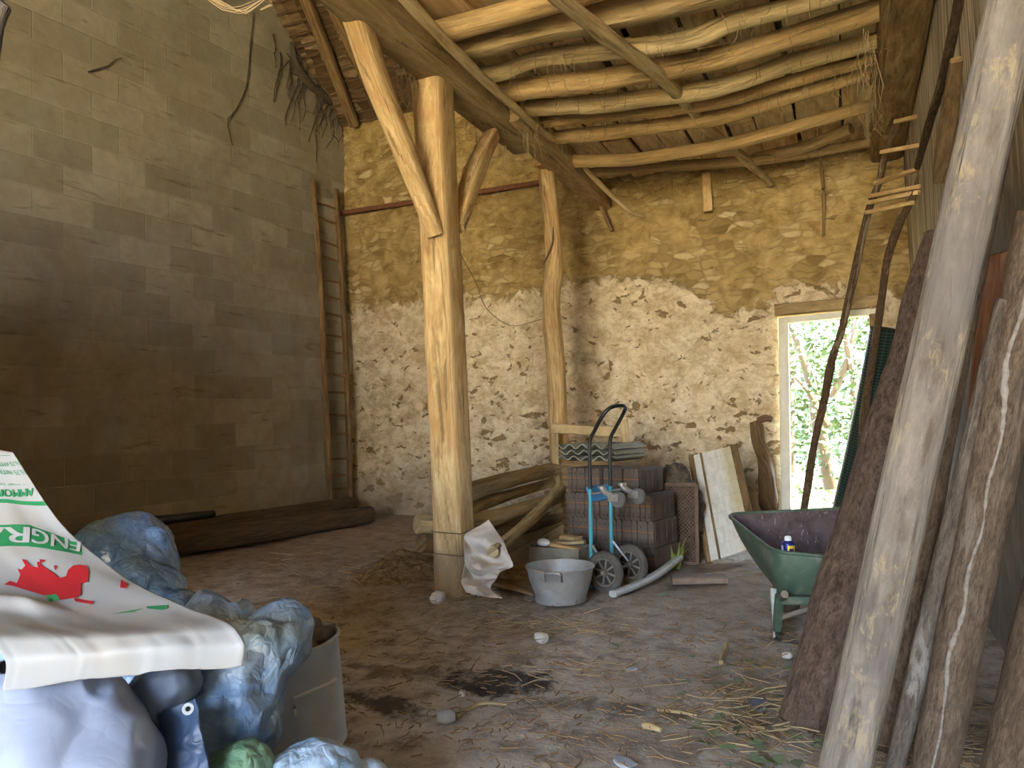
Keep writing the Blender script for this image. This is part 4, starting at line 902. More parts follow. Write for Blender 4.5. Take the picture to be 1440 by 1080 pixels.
# A: brown bark slab
A0 = AZ(1132, 1028); A1 = AY(1324, 330, 4.45)
lean('bark_slab', A0+V((0, 0, .0)), A1, [(.10, .035), (.11, .04), (.10, .045), (.095, .04), (.10, .035), (.08, .03)], B_BROWN, 'dark brown bark-faced slab overlapping the wheelbarrow, leftmost of the leaning timbers', seed=1, mid=[A0.lerp(A1, .35)+V((.0, 0, .02)), A0.lerp(A1, .7)+V((.01, 0, 0))], amp=.1, e=2.6)
# B: the big pale plank
B0 = AZ(1178, 1125); B1 = AX(1432, -30, .45)
pB = lean('leaning_plank', B0, B1, [(.073, .03), (.071, .03), (.069, .03), (.066, .03), (.064, .03)], W_GREY, 'widest pale weathered plank leaning at the front, with a knot crack near its top', seed=2, amp=.03, e=6)
k0, k1 = AVP(1346, 206, B0, B1), AVP(1376, 199, B0, B1); of = (O-k0).normalized()*.028
g = G(); tube(g, [k0+of, k0.lerp(k1, .5)+of+V((0, 0, -.004)), k1+of], [(.016, .005), (.010, .006), (.003, .003)], n=10, seg=.02, amp=.2, e=2); tag(link('knot_crack', g, W_DARK, pB), 'dark knot crack')
# C: slab edge just behind B
C0 = AZ(1236, 1050); C1 = AX(1436, -20, .56)
lean('leaning_plank', C0, C1, [(.055, .03), (.058, .03), (.056, .03), (.058, .03), (.058, .03)], B_TAN, 'narrow bark-edged slab tucked close behind the right edge of the widest plank', seed=3, amp=.07, e=3)
# D: thin grey pole
D0 = AZ(1256, 1090); D1 = AX(1412, 425, .45)
lean('leaning_pole', D0, D1, [.030, .034, .034, .03, .026], B_GREY, 'slim grey pole leaning between the widest plank and the thick barked log', seed=4, n=14, amp=.1, e=2, cat='pole')
# E: thick barked log
E0 = AZ(1307, 1115); E1 = AX(1468, 300, .57)
pE = lean('leaning_log', E0, E1, [.064, .066, .066, .07, .075], B_TAN, 'thick straight log with a pale scar down its bark, second from the right edge', seed=5, n=18, amp=.06, e=2, cat='log', knot=.12)
def scar(o, P0, P1, hw, r, seed, mat, side=0.0):
    g = G(); pts = []
    for k in range(14):
        p = P0.lerp(P1, .04+.92*k/13); d = (O-p).normalized(); t = (P1-P0).normalized(); d = (d-t*d.dot(t)).normalized(); sx = t.cross(d)
        w = NZ.noise(V((k*.55, seed, 0)))*.45+side; w = max(-.8, min(.8, w)); pts.append(p+sx*r*w+d*r*math.sqrt(1-w*w)*1.03)
    tube(g, pts, [(hw*.5, .004), (hw, .005), (hw*.6, .005), (hw*1.2, .005), (hw*.4, .004)], n=10, seg=.012, amp=.9, fr=28, e=2, up=(O-P0).normalized(), seed=seed)
    tag(link('bark_scar', g, mat, o), 'pale scar in the bark')
SCAR = plain('pale_scar', (.34, .295, .245), .9, 0, (.20, .16, .12), 45, .9, .4)
scar(pE, E0, E1, .0065, .068, 3, SCAR, -.1)
# F: log at right edge
F0 = AZ(1408, 1120); F1 = AX(1500, 720, .60)
lean('leaning_log', F0, F1, [.07, .075, .07], bark('orange_bark', (.14, .09, .055), (.28, .195, .125), streak=(.44, .27, .09), sf=.6), 'rough log with an orange torn patch at the bottom right edge', seed=6, n=18, amp=.09, e=2, cat='log', knot=.1)
G0 = AZ(1440, 1110)+V((.03, 0, 0)); 
# darker timbers behind
lean('leaning_plank', AZ(1345, 985), AX(1402, 360, .57), [(.05, .03), (.055, .03), (.05, .03)], W_RED, 'dark reddish board in shadow between slim pole and widest plank', seed=8, amp=.05, e=5)
g = G(); tube(g, [AX(1290, 235, .50), AX(1308, 170, .50), AX(1326, 110, .50), AX(1345, 20, .50), AX(1352, -30, .50)], [.02, .022, .022, .02], n=10, seg=.08, amp=.1)
thing1('pole', g, B_POLE, 'thin dark pole against the boarded top of the right wall', 'pole')
g = G(); tube(g, [AX(1322, 252, .53), AX(1334, 170, .53), AX(1345, 84, .52)], [(.04, .03), (.045, .03), (.025, .015)], n=12, seg=.08, amp=.1, e=3.5)
thing1('pole', g, W_OLD, 'rough brown stake just left of the widest plank, top right', 'stake')

# ------------------------------------------------------------------ foreground: bags, sack, bin
def tarp(name, c1, c2, gloss=.3, sc=1.0, spec=.55, hl=None, wr=1.0):
    m = M_(name, gloss, 0, spec); P = m.pos()
    n1 = m.noise(P, 6*sc, 2, .35); v1 = m.vor(m.map(P, (1, 1, 1)), 11*sc, 'DISTANCE_TO_EDGE'); n2 = m.math('ABSOLUTE', m.math('SUBTRACT', m.noise(P, 17*sc, 2, .5), .5))
    c = m.mix(m.ramp(m.noise(P, 4, 5, .2), .38, .62), c1, c2)
    if hl: c = m.mix(m.ramp(m.noise(P, 3, 6, .5), .52, .66, 0, .45), c, hl)
    m.base(c); h = m.math('ADD', m.math('MULTIPLY', m.math('ABSOLUTE', m.math('SUBTRACT', n1, .5)), 3.0*wr), m.math('ADD', m.math('MULTIPLY', m.ramp(v1, 0, .3), .10*wr), m.math('MULTIPLY', n2, 1.1*wr)))
    m.bump(h, .9, .02); return m.mat
T_BLUE = tarp('blue_tarp', (.085, .165, .32), (.21, .34, .54), .27)
T_PALE = tarp('pale_blue_tarp', (.13, .22, .36), (.27, .39, .53), .36, hl=(.42, .42, .38))
T_NAVY = tarp('navy_tarp', (.03, .055, .11), (.06, .10, .18), .42, spec=.35, wr=.4)
T_WHITE = tarp('white_bag', (.42, .49, .65), (.48, .55, .71), .3, .5, wr=.3)
T_GREEN = tarp('green_bag', (.10, .22, .13), (.22, .36, .22), .35)
T_SKY = tarp('light_tarp', (.20, .32, .46), (.42, .54, .66), .35)
def bag(name, px, py, zc, lobes, mat, label, cat='bag', wr=.03, wf=6, seed=0, zmin=0, nu=110, nv=70, crease=.5):
    c = AD(px, py, zc); L = []
    for (x, y, z, r) in lobes: L.append((AD(x, y, z), r))
    g = G(); blob(g, c, L, nu, nv, wr, wf, seed, zmin, crease=crease); return thing1(name, g, mat, label, cat, sharp=0)
# big white bag bottom left
bag('plastic_bag', 100, 1060, 1.95, [(85, 1060, 1.95, (.19, .17, .24)), (30, 1080, 1.9, (.2, .16, .22)), (100, 1130, 1.95, (.21, .2, .3))], T_WHITE, 'big smooth white plastic bag at the bottom left under the fertilizer sack', wr=.03, wf=4.2, seed=2, zmin=.0, crease=.55)
# support pile behind the sack (grey bag)
bag('plastic_bag', 60, 830, 2.55, [(40, 930, 2.6, (.22, .2, .26)), (-60, 850, 2.75, (.22, .16, .34)), (30, 1000, 2.6, (.28, .24, .4))], T_PALE, 'bulky bag hidden under the fertilizer sack, showing only at its edge', wr=.02, seed=9, zmin=.0)
bag('tarp_bundle', 185, 780, 2.95, [(178, 768, 2.95, (.155, .15, .11)), (215, 785, 2.9, (.07, .08, .12)), (150, 775, 3.0, (.12, .12, .1))], T_BLUE, 'crumpled blue tarp bundle topmost behind the fertilizer sack', 'tarp', wr=.03, wf=8, seed=3, zmin=.0)
bag('tarp_bundle', 200, 840, 2.75, [(200, 838, 2.75, (.13, .13, .13)), (180, 880, 2.75, (.2, .18, .16)), (245, 870, 2.7, (.07, .08, .1)), (200, 960, 2.75, (.25, .2, .3))], T_BLUE, 'blue tarp bundle wedged between the topmost bundle and the sack edge', 'tarp', wr=.028, wf=8, seed=5, zmin=.0)
bag('tarp_bundle', 340, 945, 2.42, [(310, 890, 2.45, (.10, .12, .11)), (380, 905, 2.42, (.10, .11, .10)), (326, 980, 2.36, (.13, .14, .19)), (325, 1020, 2.3, (.12, .13, .14)), (322, 1100, 2.4, (.12, .14, .25))], T_PALE, 'large dusty blue tarp bundle leaning on the zinc bin', 'tarp', wr=.034, wf=7, seed=7, zmin=.0, nu=110, nv=70, crease=.7)
bag('tarp_bundle', 240, 975, 2.15, [(240, 965, 2.15, (.075, .08, .06)), (225, 985, 2.15, (.08, .08, .07))], plain('grey_cloth', (.20, .24, .31), .6, 0, (.13, .16, .22), 7, .6, .3), 'small grey-blue padded bundle under the sack hem', 'bundle', wr=.022, wf=11, seed=8, zmin=.0)
bag('plastic_bag', 342, 1085, 2.12, [(345, 1078, 2.12, (.06, .06, .06)), (335, 1110, 2.12, (.10, .1, .12))], T_GREEN, 'small shiny green plastic bag at the bottom beside the navy tarp flap', wr=.014, wf=12, seed=4, zmin=.0)
bag('tarp_bundle', 450, 1110, 2.2, [(440, 1105, 2.2, (.13, .13, .115)), (505, 1115, 2.25, (.07, .1, .08)), (530, 1130, 2.28, (.05, .08, .06)), (400, 1120, 2.2, (.1, .1, .09))], T_SKY, 'light blue tarp bundle at the bottom edge in front of the zinc bin', 'tarp', wr=.026, wf=9, seed=6, zmin=.0)
# navy flap with eyelet
fl4 = [(222, 1002, 2.08), (274, 984, 2.06), (298, 1100, 1.98), (232, 1110, 1.98)]
q = [AD(*p) for p in fl4]
def flp(u, v): 
    p = q[0].lerp(q[1], u).lerp(q[3].lerp(q[2], u), v); return p+V((.3, -.8, .1))*(.012*NZ.noise(p*14)+.008*NZ.noise(p*30))
fo = empty('tarp_flap', q[3].lerp(q[2], .5), 'navy tarp corner with a metal eyelet hanging over the bags', 'tarp')
g = G(); sheet(g, flp, 24, 40, .006); link('sheet', g, T_NAVY, fo)
g = G(); ec = flp(.80, .10); M = frame(ec+V((.0, -.008, .004)), (O-ec)); lathe(g, [(.006, 0), (.008, .003), (.0145, .003), (.016, 0), (.0145, -.003), (.008, -.003)], M, 24, close=True); tag(link('eyelet', g, plain('eyelet_white', (.85, .85, .82), .3, .3), fo), 'pale metal eyelet')
g = G(); lathe(g, [(0, .0015), (.0065, .0015)], M, 20); link('eyelet_hole', g, BLACK, fo)

# zinc bin
bb = AZ(429, 1046); bb = V((bb.x, bb.y, 0)); bn = empty('zinc_bin', bb, 'tall oval zinc bin filled with rubble, right of the tarp bundles', 'bin')
bh = .405; rb_ = .168
g = G(); prof = [(0, .015), (rb_*.9, .015), (rb_*.92, 0), (rb_*.95, .006), (rb_*.94, .03), (rb_*1.0, bh-.02), (rb_*1.04, bh-.01), (rb_*1.05, bh), (rb_*1.0, bh+.004), (rb_*.98, bh-.01), (rb_*.93, .03), (0, .03)]
bM = Matrix.Translation(bb) @ Matrix.Rotation(radians(6), 4, 'X') @ Matrix.Rotation(radians(-2), 4, 'Y')
ZB = plain('zinc_blue', (.60, .63, .64), .5, 0, (.44, .47, .49), 7, .7, .1, dirt=(.60, .56, .46), df=.5, ds=4)
lathe(g, prof, bM, 48); link('bin_body', g, ZB, bn, sharp=50)
fd = (V((0, 0, 0))-bb).normalized(); d = Matrix.Rotation(radians(14), 3, 'Z') @ fd; sdd = V((-d.y, d.x, 0))
g = G(); cc = bb+d*(rb_*1.0)+V((0, 0, .245)); 
tube(g, [cc+sdd*-.075+V((0, 0, -.07)), cc+sdd*-.075+V((0, 0, -.005)), cc+sdd*-.075+d*.02+V((0, 0, .0)), cc+sdd*.06+d*.022+V((0, 0, .03)), cc+sdd*.062+V((0, 0, .03)), cc+sdd*.062+V((0, 0, -.04))], [.006], n=8, seg=.02, amp=0); link('handle', g, plain('handle_zinc', (.75, .72, .62), .5, 0), bn)
g = G(); dd2 = Matrix.Rotation(radians(-8), 3, 'Z') @ fd; tube(g, [bb+dd2*(rb_*.97)+V((0, 0, .02)), bb+dd2*(rb_*1.01)+V((0, 0, bh-.03))], [(.006, .004)], n=8, seg=.1, amp=0); link('seam', g, ZB, bn)
g = G(); lathe(g, [(0, bh-.06), (rb_*.97, bh-.07)], bM, 32); link('rubble_bed', g, LITTER, bn)
rr = random.Random(8); STN = plain('slate_scrap', (.13, .115, .10), .9, 0, (.26, .22, .17), 12, .7, .4)
for i, (x, y, z, s, nm_) in enumerate([(-.07, -.04, .03, .08, 'dark stone chunk at the left of the zinc bin\'s filling'), (.03, .03, .04, .1, 'upright slate shard at the back of the zinc bin\'s filling'), (.05, -.07, .0, .07, 'brown tile shard at the front of the zinc bin\'s filling'), (-.04, .07, .04, .07, 'grey stone at the rear of the zinc bin\'s filling')]):
    g = G(); c = bb+V((x, y, bh-.05+z)); board(g, c+V((-s*.6, 0, -.01)), c+V((s*.6, .02, .02)), s*1.1, .03+.012*i, up=V((rr.uniform(-.6, .6), rr.uniform(-.9, .2), .7)), amp=.2, seed=i, e=5, seg=.04)
    thing1('rubble_piece', g, STN, nm_, 'rubble', 'rubble in the zinc bin')
# black handle stub far left
g = G(); tube(g, [AD(-30, 945, 1.9), AD(8, 938, 1.85)], [.016], n=12, seg=.03, amp=0); thing1('tool_handle', g, BLACK, 'black handle end poking out under the sack at the left edge', 'handle')

# fertilizer sack
rows_px = [   # from back (v=0) to the hem; each row right -> left
 [(18, 636, 2.62), (-60, 622, 2.62), (-160, 610, 2.62)],
 [(85, 735, 2.50), (-20, 715, 2.50), (-160, 700, 2.50)],
 [(155, 797, 2.36), (40, 790, 2.34), (-150, 780, 2.34)],
 [(205, 829, 2.22), (80, 838, 2.18), (-130, 830, 2.16)],
 [(262, 855, 2.06), (115, 876, 2.00), (-80, 872, 1.98)],
 [(333, 886, 1.90), (160, 900, 1.84), (-10, 903, 1.82)],
 [(343, 902, 1.88), (170, 914, 1.82), (8, 926, 1.80)],
 [(342, 936, 1.88), (165, 950, 1.82), (4, 973, 1.80)]]
VL = [0, .2, .38, .54, .70, .86, .90, 1.0]
rws = [catmull([AD(*p) for p in r], 40) for r in rows_px]
clm = []
for i in range(41):
    cp = [rws[j][i] for j in range(8)]; clm.append(cp)
def sackp(u, v):                          # u 0 right .. 1 left, v 0 back .. 1 hem
    x = max(0, min(39.999, u*40)); i = int(x); f = x-i
    j = 0
    while j < 6 and v > VL[j+1]: j += 1
    t = (v-VL[j])/(VL[j+1]-VL[j])
    def at(k):
        c = clm[k]
        def tan(n):
            if n <= 0: return (c[1]-c[0])/(VL[1]-VL[0])
            if n >= 7: return (c[7]-c[6])/(VL[7]-VL[6])
            if n in (5, 6): return (c[6]-c[5])/(VL[6]-VL[5])*.5+(c[n+1]-c[n])/(VL[n+1]-VL[n])*.2
            return (c[n+1]-c[n-1])/(VL[n+1]-VL[n-1])
        h = VL[j+1]-VL[j]; a, b = c[j], c[j+1]; ma, mb = tan(j)*h, tan(j+1)*h
        return a*(2*t**3-3*t*t+1)+ma*(t**3-2*t*t+t)+b*(-2*t**3+3*t*t)+mb*(t**3-t*t)
    p = at(i).lerp(at(min(i+1, 40)), f)
    w = NZ.noise(V((u*5, v*4, 1)))*.014 + (NZ.noise(V((u*17+NZ.noise(V((u*6, 2, 2)))*3, v*5, 4)))*.006*min(1, (v-.78)*9) if v > .78 else NZ.noise(V((u*9, v*8, 6)))*.004)
    # soft fold across the lower middle
    fd_ = math.exp(-((v-.60-.10*(.55-u))/.035)**2)*max(0, min(1, (u-.38)*6))*.035
    return p + V((.15, -.55, .6))*(w) + V((0, -.3, .8))*fd_
SACKM = plain('sack_plastic', (.45, .455, .44), .5, 0, (.41, .41, .395), 3, .5, .12, dirt=(.44, .36, .24), df=.35, ds=3.5)
sk = empty('fertilizer_sack', AD(150, 1000, 1.95), 'white fertilizer sack with green lettering and red splash draped over the bags', 'sack')
g = G(); sheet(g, sackp, 100, 140, .004); link('sack_sheet', g, SACKM, sk, sharp=0)
INK_G = plain('green_ink', (.025, .25, .085), .6); INK_R = plain('red_ink', (.55, .02, .03), .6); INK_W = plain('white_ink', (.48, .48, .46), .6)
def snorm(u, v):
    e_ = .01; a = sackp(min(1, u+e_), v)-sackp(max(0, u-e_), v); b = sackp(u, min(1, v+e_))-sackp(u, max(0, v-e_)); n = a.cross(b).normalized()
    return n if n.dot(O-sackp(u, v)) > 0 else -n
# find (u,v) of a pixel on the sack
RT = R.transposed()
def proj(p): q_ = RT @ (p-O); return (720+F*q_.x/-q_.z, 540-F*q_.y/-q_.z)
TAB = [[proj(sackp(i/60, j/80)) for i in range(61)] for j in range(81)]
def uvpix(x, y):
    best = min(((TAB[j][i][0]-x)**2+(TAB[j][i][1]-y)**2, i, j) for j in range(81) for i in range(61))
    return best[1]/60, best[2]/80
def uvquad(ps):                           # four pixels -> bilinear map in sack uv
    c = [uvpix(*p) for p in ps]
    def f(s, t):
        a = (lerp(c[0][0], c[1][0], s), lerp(c[0][1], c[1][1], s)); b = (lerp(c[3][0], c[2][0], s), lerp(c[3][1], c[2][1], s))
        return lerp(a[0], b[0], t), lerp(a[1], b[1], t)
    return f
def stamp(g, tris_pts, f, off):
    for poly in tris_pts:
        b0 = len(g.v)
        for (s, t) in poly: u, v = f(s, t); g.v.append(sackp(u, v)+snorm(u, v)*off)
        g.face(list(range(b0, b0+len(poly))))
import bmesh
def textpolys(txt):
    cu = bpy.data.curves.new('t', 'FONT'); cu.body = txt; cu.size = 1; cu.resolution_u = 3
    ob = bpy.data.objects.new('t', cu); S.collection.objects.link(ob); dg = bpy.context.evaluated_depsgraph_get()
    me = bpy.data.meshes.new_from_object(ob.evaluated_get(dg)); bpy.data.objects.remove(ob); bpy.data.curves.remove(cu)
    bm = bmesh.new(); bm.from_mesh(me); bmesh.ops.triangulate(bm, faces=bm.faces[:])
    for _ in range(2):
        ed = [e for e in bm.edges if e.calc_length() > .16]
        if ed: bmesh.ops.subdivide_edges(bm, edges=ed, cuts=1); bmesh.ops.triangulate(bm, faces=bm.faces[:])
    xs = [v.co.x for v in bm.verts]; ys = [v.co.y for v in bm.verts]; x0, x1, y0, y1 = min(xs), max(xs), 0.0, max(ys)
    out = [[((l.vert.co.x-x0)/(x1-x0), (l.vert.co.y-y0)/(y1-y0)) for l in fc.loops] for fc in bm.faces]
    bm.free(); bpy.data.meshes.remove(me); return out
def sack_text(txt, ps, mat, off, bold=0):
    f = uvquad(ps); g = G(); tp = textpolys(txt); stamp(g, tp, f, off)
    if bold:
        for dx in (-bold, bold): stamp(g, [[(s+dx, t) for s, t in poly] for poly in tp], f, off)
    return tag(link('printed_lettering', g, mat, sk, sharp=0))
def strip(g, ps, off, n=24, k=3):
    f = uvquad(ps)
    stamp(g, [[(i/n, j/k), ((i+1)/n, j/k), ((i+1)/n, (j+1)/k), (i/n, (j+1)/k)] for i in range(n) for j in range(k)], f, off)
# text corners: baseline-start, baseline-end, top-end, top-start (upside down in the picture: baseline is the upper edge)
g = G(); strip(g, [(117, 761), (40, 741), (40, 771), (115, 783)], .004); strip(g, [(40, 741), (-100, 742), (-100, 772), (40, 771)], .004); tag(link('printed_band', g, INK_G, sk, sharp=0), 'green printed band')
sack_text('ENG', [(113, 763), (44, 745), (44, 767), (111, 779)], INK_W, .0065, .012)
sack_text('RAIS', [(40, 744), (-80, 745), (-80, 768), (40, 767)], INK_W, .0065, .012)
sack_text('AMMONITRATE', [(49, 688), (-62, 694), (-60, 706), (50, 699)], INK_G, .005, .006)
sack_text('33,5 pour cent', [(47, 677), (-10, 681), (-9, 687), (48, 683)], INK_G, .005)
sack_text('16,75 NITRIQUE', [(37, 658), (-22, 662), (-21, 668), (38, 664)], INK_G, .005)
sack_text('16,75 AMMONIACAL', [(28, 648), (-36, 651), (-35, 657), (30, 654)], INK_G, .005)
g = G(); strip(g, [(72, 702), (-120, 706), (-120, 709), (73, 704)], .005); link('printed_rule', g, INK_G, sk, sharp=0); g = G(); strip(g, [(14, 641), (-100, 643), (-100, 645), (16, 643)], .005); link('printed_rule', g, INK_G, sk, sharp=0)
def poly_stamp(pix, mat, name, off=.005):
    bm = bmesh.new(); vs_ = [bm.verts.new((x, y, 0)) for x, y in pix]; bm.faces.new(vs_); bmesh.ops.triangulate(bm, faces=bm.faces[:])
    for _ in range(3):
        ed = [e for e in bm.edges if e.calc_length() > 10]
        if ed: bmesh.ops.subdivide_edges(bm, edges=ed, cuts=1); bmesh.ops.triangulate(bm, faces=bm.faces[:])
    bm.normal_update(); g = G()
    cache = {}
    for fc in bm.faces:
        b0 = len(g.v)
        for l in fc.loops:
            k = (round(l.vert.co.x, 3), round(l.vert.co.y, 3))
            if k not in cache:
                d = ray(*k)          # exact hit on the sack near the best table cell
                u, v = uvpix(*k)
                for _ in range(6):
                    p0 = proj(sackp(u, v)); pu = proj(sackp(u+.004, v)); pv = proj(sackp(u, v+.004))
                    a, b, c, e_ = (pu[0]-p0[0])/.004, (pv[0]-p0[0])/.004, (pu[1]-p0[1])/.004, (pv[1]-p0[1])/.004
                    det = a*e_-b*c
                    if abs(det) < 1e-6: break
                    dx, dy = k[0]-p0[0], k[1]-p0[1]; u = max(0, min(1, u+max(-.03, min(.03, (e_*dx-b*dy)/det)))); v = max(0, min(1, v+max(-.03, min(.03, (-c*dx+a*dy)/det))))
                cache[k] = sackp(u, v)+snorm(u, v)*off
            g.v.append(cache[k])
        g.face(list(range(b0, b0+len(fc.verts))))
    bm.free(); return link(name, g, mat, sk, sharp=0)
poly_stamp([(6, 824), (14, 819), (24, 822), (29, 810), (25, 801), (31, 803), (36, 797), (31, 788), (37, 789), (44, 798), (50, 806), (58, 812), (66, 818), (69, 815), (62, 810), (54, 800), (52, 793), (55, 791), (60, 797), (68, 803), (76, 808), (84, 815), (93, 812), (96, 803), (103, 797), (113, 796), (122, 798), (125, 806), (124, 820), (114, 823), (107, 821), (108, 831), (114, 838), (108, 842), (96, 844), (84, 846), (78, 838), (66, 832), (40, 828), (18, 826)], INK_R, 'printed_splash')
poly_stamp([(56, 788), (65, 789), (62, 792), (57, 793)], INK_R, 'printed_splash'); poly_stamp([(76, 797), (80, 797), (79, 804), (77, 802)], INK_R, 'printed_splash')
poly_stamp([(104, 843), (132, 848), (130, 852), (106, 848)], INK_R, 'printed_splash'); poly_stamp([(170, 817), (181, 824), (177, 829), (173, 825), (172, 829), (169, 828)], INK_R, 'printed_splash')
poly_stamp([(206, 855), (237, 853), (236, 858), (228, 860), (230, 856), (208, 858)], INK_G, 'printed_mark'); poly_stamp([(155, 866), (190, 860), (204, 857), (188, 863)], INK_G, 'printed_mark')
poly_stamp([(64, 839), (78, 837), (88, 845), (68, 849)], plain('bright_green_ink', (.05, .45, .16), .6), 'printed_mark')

# ------------------------------------------------------------------ small loose things on the floor
def pebble(px, py, r, mat, label, name='stone', cat='stone', sq=.7, seed=0):
    c = AZ(px, py)+V((0, 0, r*sq*.7)); g = G(); a = seed*1.3; dx = V((cos(a), sin(a), .12)); tube(g, [c-dx*r*.9, c-dx*r*.3, c+dx*r*.4, c+dx*r*.9], [(r*.55, r*sq*.6), (r*.85, r*sq), (r*.8, r*sq*.9), (r*.45, r*sq*.6)], n=12, seg=r*.35, amp=.28, fr=.55/r, e=3.2, seed=seed, endwob=r*.3); return thing1(name, g, mat, label, cat)
PLAS = plain('plaster_lump', (.70, .66, .58), .95, 0, (.5, .45, .36), 20, .6, .4)
pebble(617, 846, .055, PLAS, 'pale plaster lump at the foot of the central post', seed=1)
pebble(761, 902, .04, PLAS, 'white plaster lump in the straw before the zinc tub', seed=2)
pebble(628, 1015, .035, plain('grey_stone', (.36, .32, .27), .9, 0, (.25, .22, .18), 20, .5, .3), 'grey square stone below the dark stain on the floor', seed=3, sq=.9)
pebble(651, 978, .02, PLAS, 'tiny white pebble just below the dark stain', seed=4)
pebble(888, 942, .03, plain('blue_grey', (.42, .44, .46), .8), 'flat bluish chip in the middle of the floor', seed=5, sq=.25)
pebble(1066, 992, .055, plain('slate_chip', (.16, .18, .22), .7), 'dark slate chip in the straw left of the bark slab', seed=6, sq=.18)
pebble(878, 1074, .04, plain('pale_slate', (.40, .43, .48), .7), 'pale slate chip at the bottom edge of the floor', seed=7, sq=.2)
pebble(1107, 925, .025, PLAS, 'small white pebble between wheelbarrow leg and bark slab', seed=8)
for a, mid, b, r, lb_ in [((645, 1008), (675, 993), (712, 993), .007, 'curved pale stick lying below the dark stain'), ((925, 1000), (960, 1005), (980, 1008), .006, 'straight pale stick right of the floor centre'), ((905, 1024), (918, 1028), (930, 1031), .012, 'short thick chip of wood near the bottom of the floor'), ((1014, 935), (1020, 920), (1023, 908), .012, 'grey weathered stick left of the wheelbarrow leg')]:
    g = G(); tube(g, [AZ(*a)+V((0, 0, r)), AZ(*mid)+V((0, 0, r*1.4)), AZ(*b)+V((0, 0, r))], [r, r*1.1, r*.7], n=8, seg=.03, amp=.15); thing1('twig', g, W_DUST, lb_, 'twig', 'twigs on the floor')
# straw litter
STRAW = plain('straw', (.42, .31, .16), .8, 0, (.26, .19, .10), 3, .8); rs = random.Random(21)
def scatter(name, clusters, mat, label, lmin, lmax, rad, flat=.15, cat='straw'):
    g = G()
    for (px, py, sx, sy, n) in clusters:
        for _ in range(n):
            x, y = rs.gauss(px, sx), rs.gauss(py, sy)
            if y < 730 or y > 1150: continue
            p = AZ(x, y)
            if p.x > XR-.05 or p.y > YB-.1: continue
            l = rs.uniform(lmin, lmax); a = rs.uniform(0, 2*pi); d = V((cos(a), sin(a), rs.gauss(0, flat))); p.z = .006+abs(rs.gauss(0, .012))
            bnd = V((-d.y, d.x, 0))*rs.gauss(0, .12)*l; q1 = p+d*l*.5+bnd; q2 = p+d*l; q1.z = max(q1.z, .004); q2.z = max(q2.z, .004)
            tube(g, [p, q1, q2], [rad*rs.uniform(.7, 1.3)], n=4, seg=9, amp=0)
    o = link(name, g, mat); return tag(o, label, cat, None, 'stuff')
scatter('loose_straw', [(790, 885, 60, 7, 110), (700, 870, 60, 12, 50), (820, 930, 110, 25, 45), (1070, 1010, 45, 30, 130), (900, 1000, 160, 40, 50), (560, 800, 35, 25, 120), (640, 840, 40, 10, 70), (560, 850, 90, 40, 40), (1050, 800, 40, 20, 60), (400, 790, 60, 20, 40), (1330, 1040, 40, 30, 140)], STRAW, 'golden straw strewn over the dirt floor', .05, .20, .0022)
scatter('dark_litter', [(1060, 930, 80, 60, 300), (750, 1010, 180, 50, 330), (800, 930, 180, 40, 260), (560, 810, 40, 25, 120), (700, 820, 40, 15, 90), (1000, 870, 120, 40, 120), (450, 860, 60, 40, 60)], W_OLD, 'dark twigs and chaff strewn over the dirt floor', .015, .07, .0026, cat='litter')
g = G()
for (px, py, sx, sy, n) in [(1080, 1050, 60, 25, 34), (1000, 880, 60, 40, 20), (1030, 970, 60, 30, 16)]:
    for _ in range(n):
        p = AZ(rs.gauss(px, sx), min(rs.gauss(py, sy), 1140)); 
        if p.x > .4: continue
        a = rs.uniform(0, 6.3); d = V((cos(a), sin(a), .1)); s = V((-sin(a), cos(a), .15)); l = rs.uniform(.018, .045); p.z = .015
        b0 = len(g.v); g.v += [p-d*l, p-s*l*.55+V((0, 0, .006)), p+d*l, p+s*l*.55+V((0, 0, .008))]; g.face([b0, b0+1, b0+2, b0+3])
tag(link('fallen_leaves', g, plain('leaf_green', (.16, .23, .11), .7, 0, (.33, .37, .22), 6, .6)), 'green and grey leaves fallen on the floor at the bottom right', 'leaves', None, 'stuff')
# straw wisps hanging from the loft
g = G()
def wisp(p, l, r=.0035):
    q1 = p+V((rs.gauss(0, .02), rs.gauss(0, .02), -l*.5)); q2 = p+V((rs.gauss(0, .04), rs.gauss(0, .04), -l)); tube(g, [p, q1, q2], [r, r*.8, r*.5], n=4, seg=.12, amp=0)
for _ in range(420):
    i = rs.randrange(0, 8); pp = LG[i][0]; A_, B_ = AZ(*pp[0], 3.86), AZ(*pp[-1], 3.86); wisp(A_.lerp(B_, rs.random())+V((0, rs.gauss(0, .08), rs.uniform(-.05, .05))), rs.uniform(.04, .28), .0025)
for _ in range(60): wisp(V((rs.uniform(-2.3, .3), rs.uniform(8.2, 8.5), 3.86)), rs.uniform(.1, .35))
for _ in range(70): wisp(AZ(1222+rs.gauss(0, 8), 40+rs.uniform(0, 130), 3.8), rs.uniform(.1, .35), .003)
for px, py in ((742, 165), (748, 170), (738, 160), (575, 85), (568, 90), (582, 95), (708, 205), (662, 160)):
    for _ in range(4): p = AX(px+rs.gauss(0, 3), py, -2.4 if px > 700 else -2.7); wisp(p, rs.uniform(.15, .4), .004)
tag(link('hanging_straw', g, STRAW), 'straw wisps hanging from the loft logs and beam', 'straw', None, 'stuff')
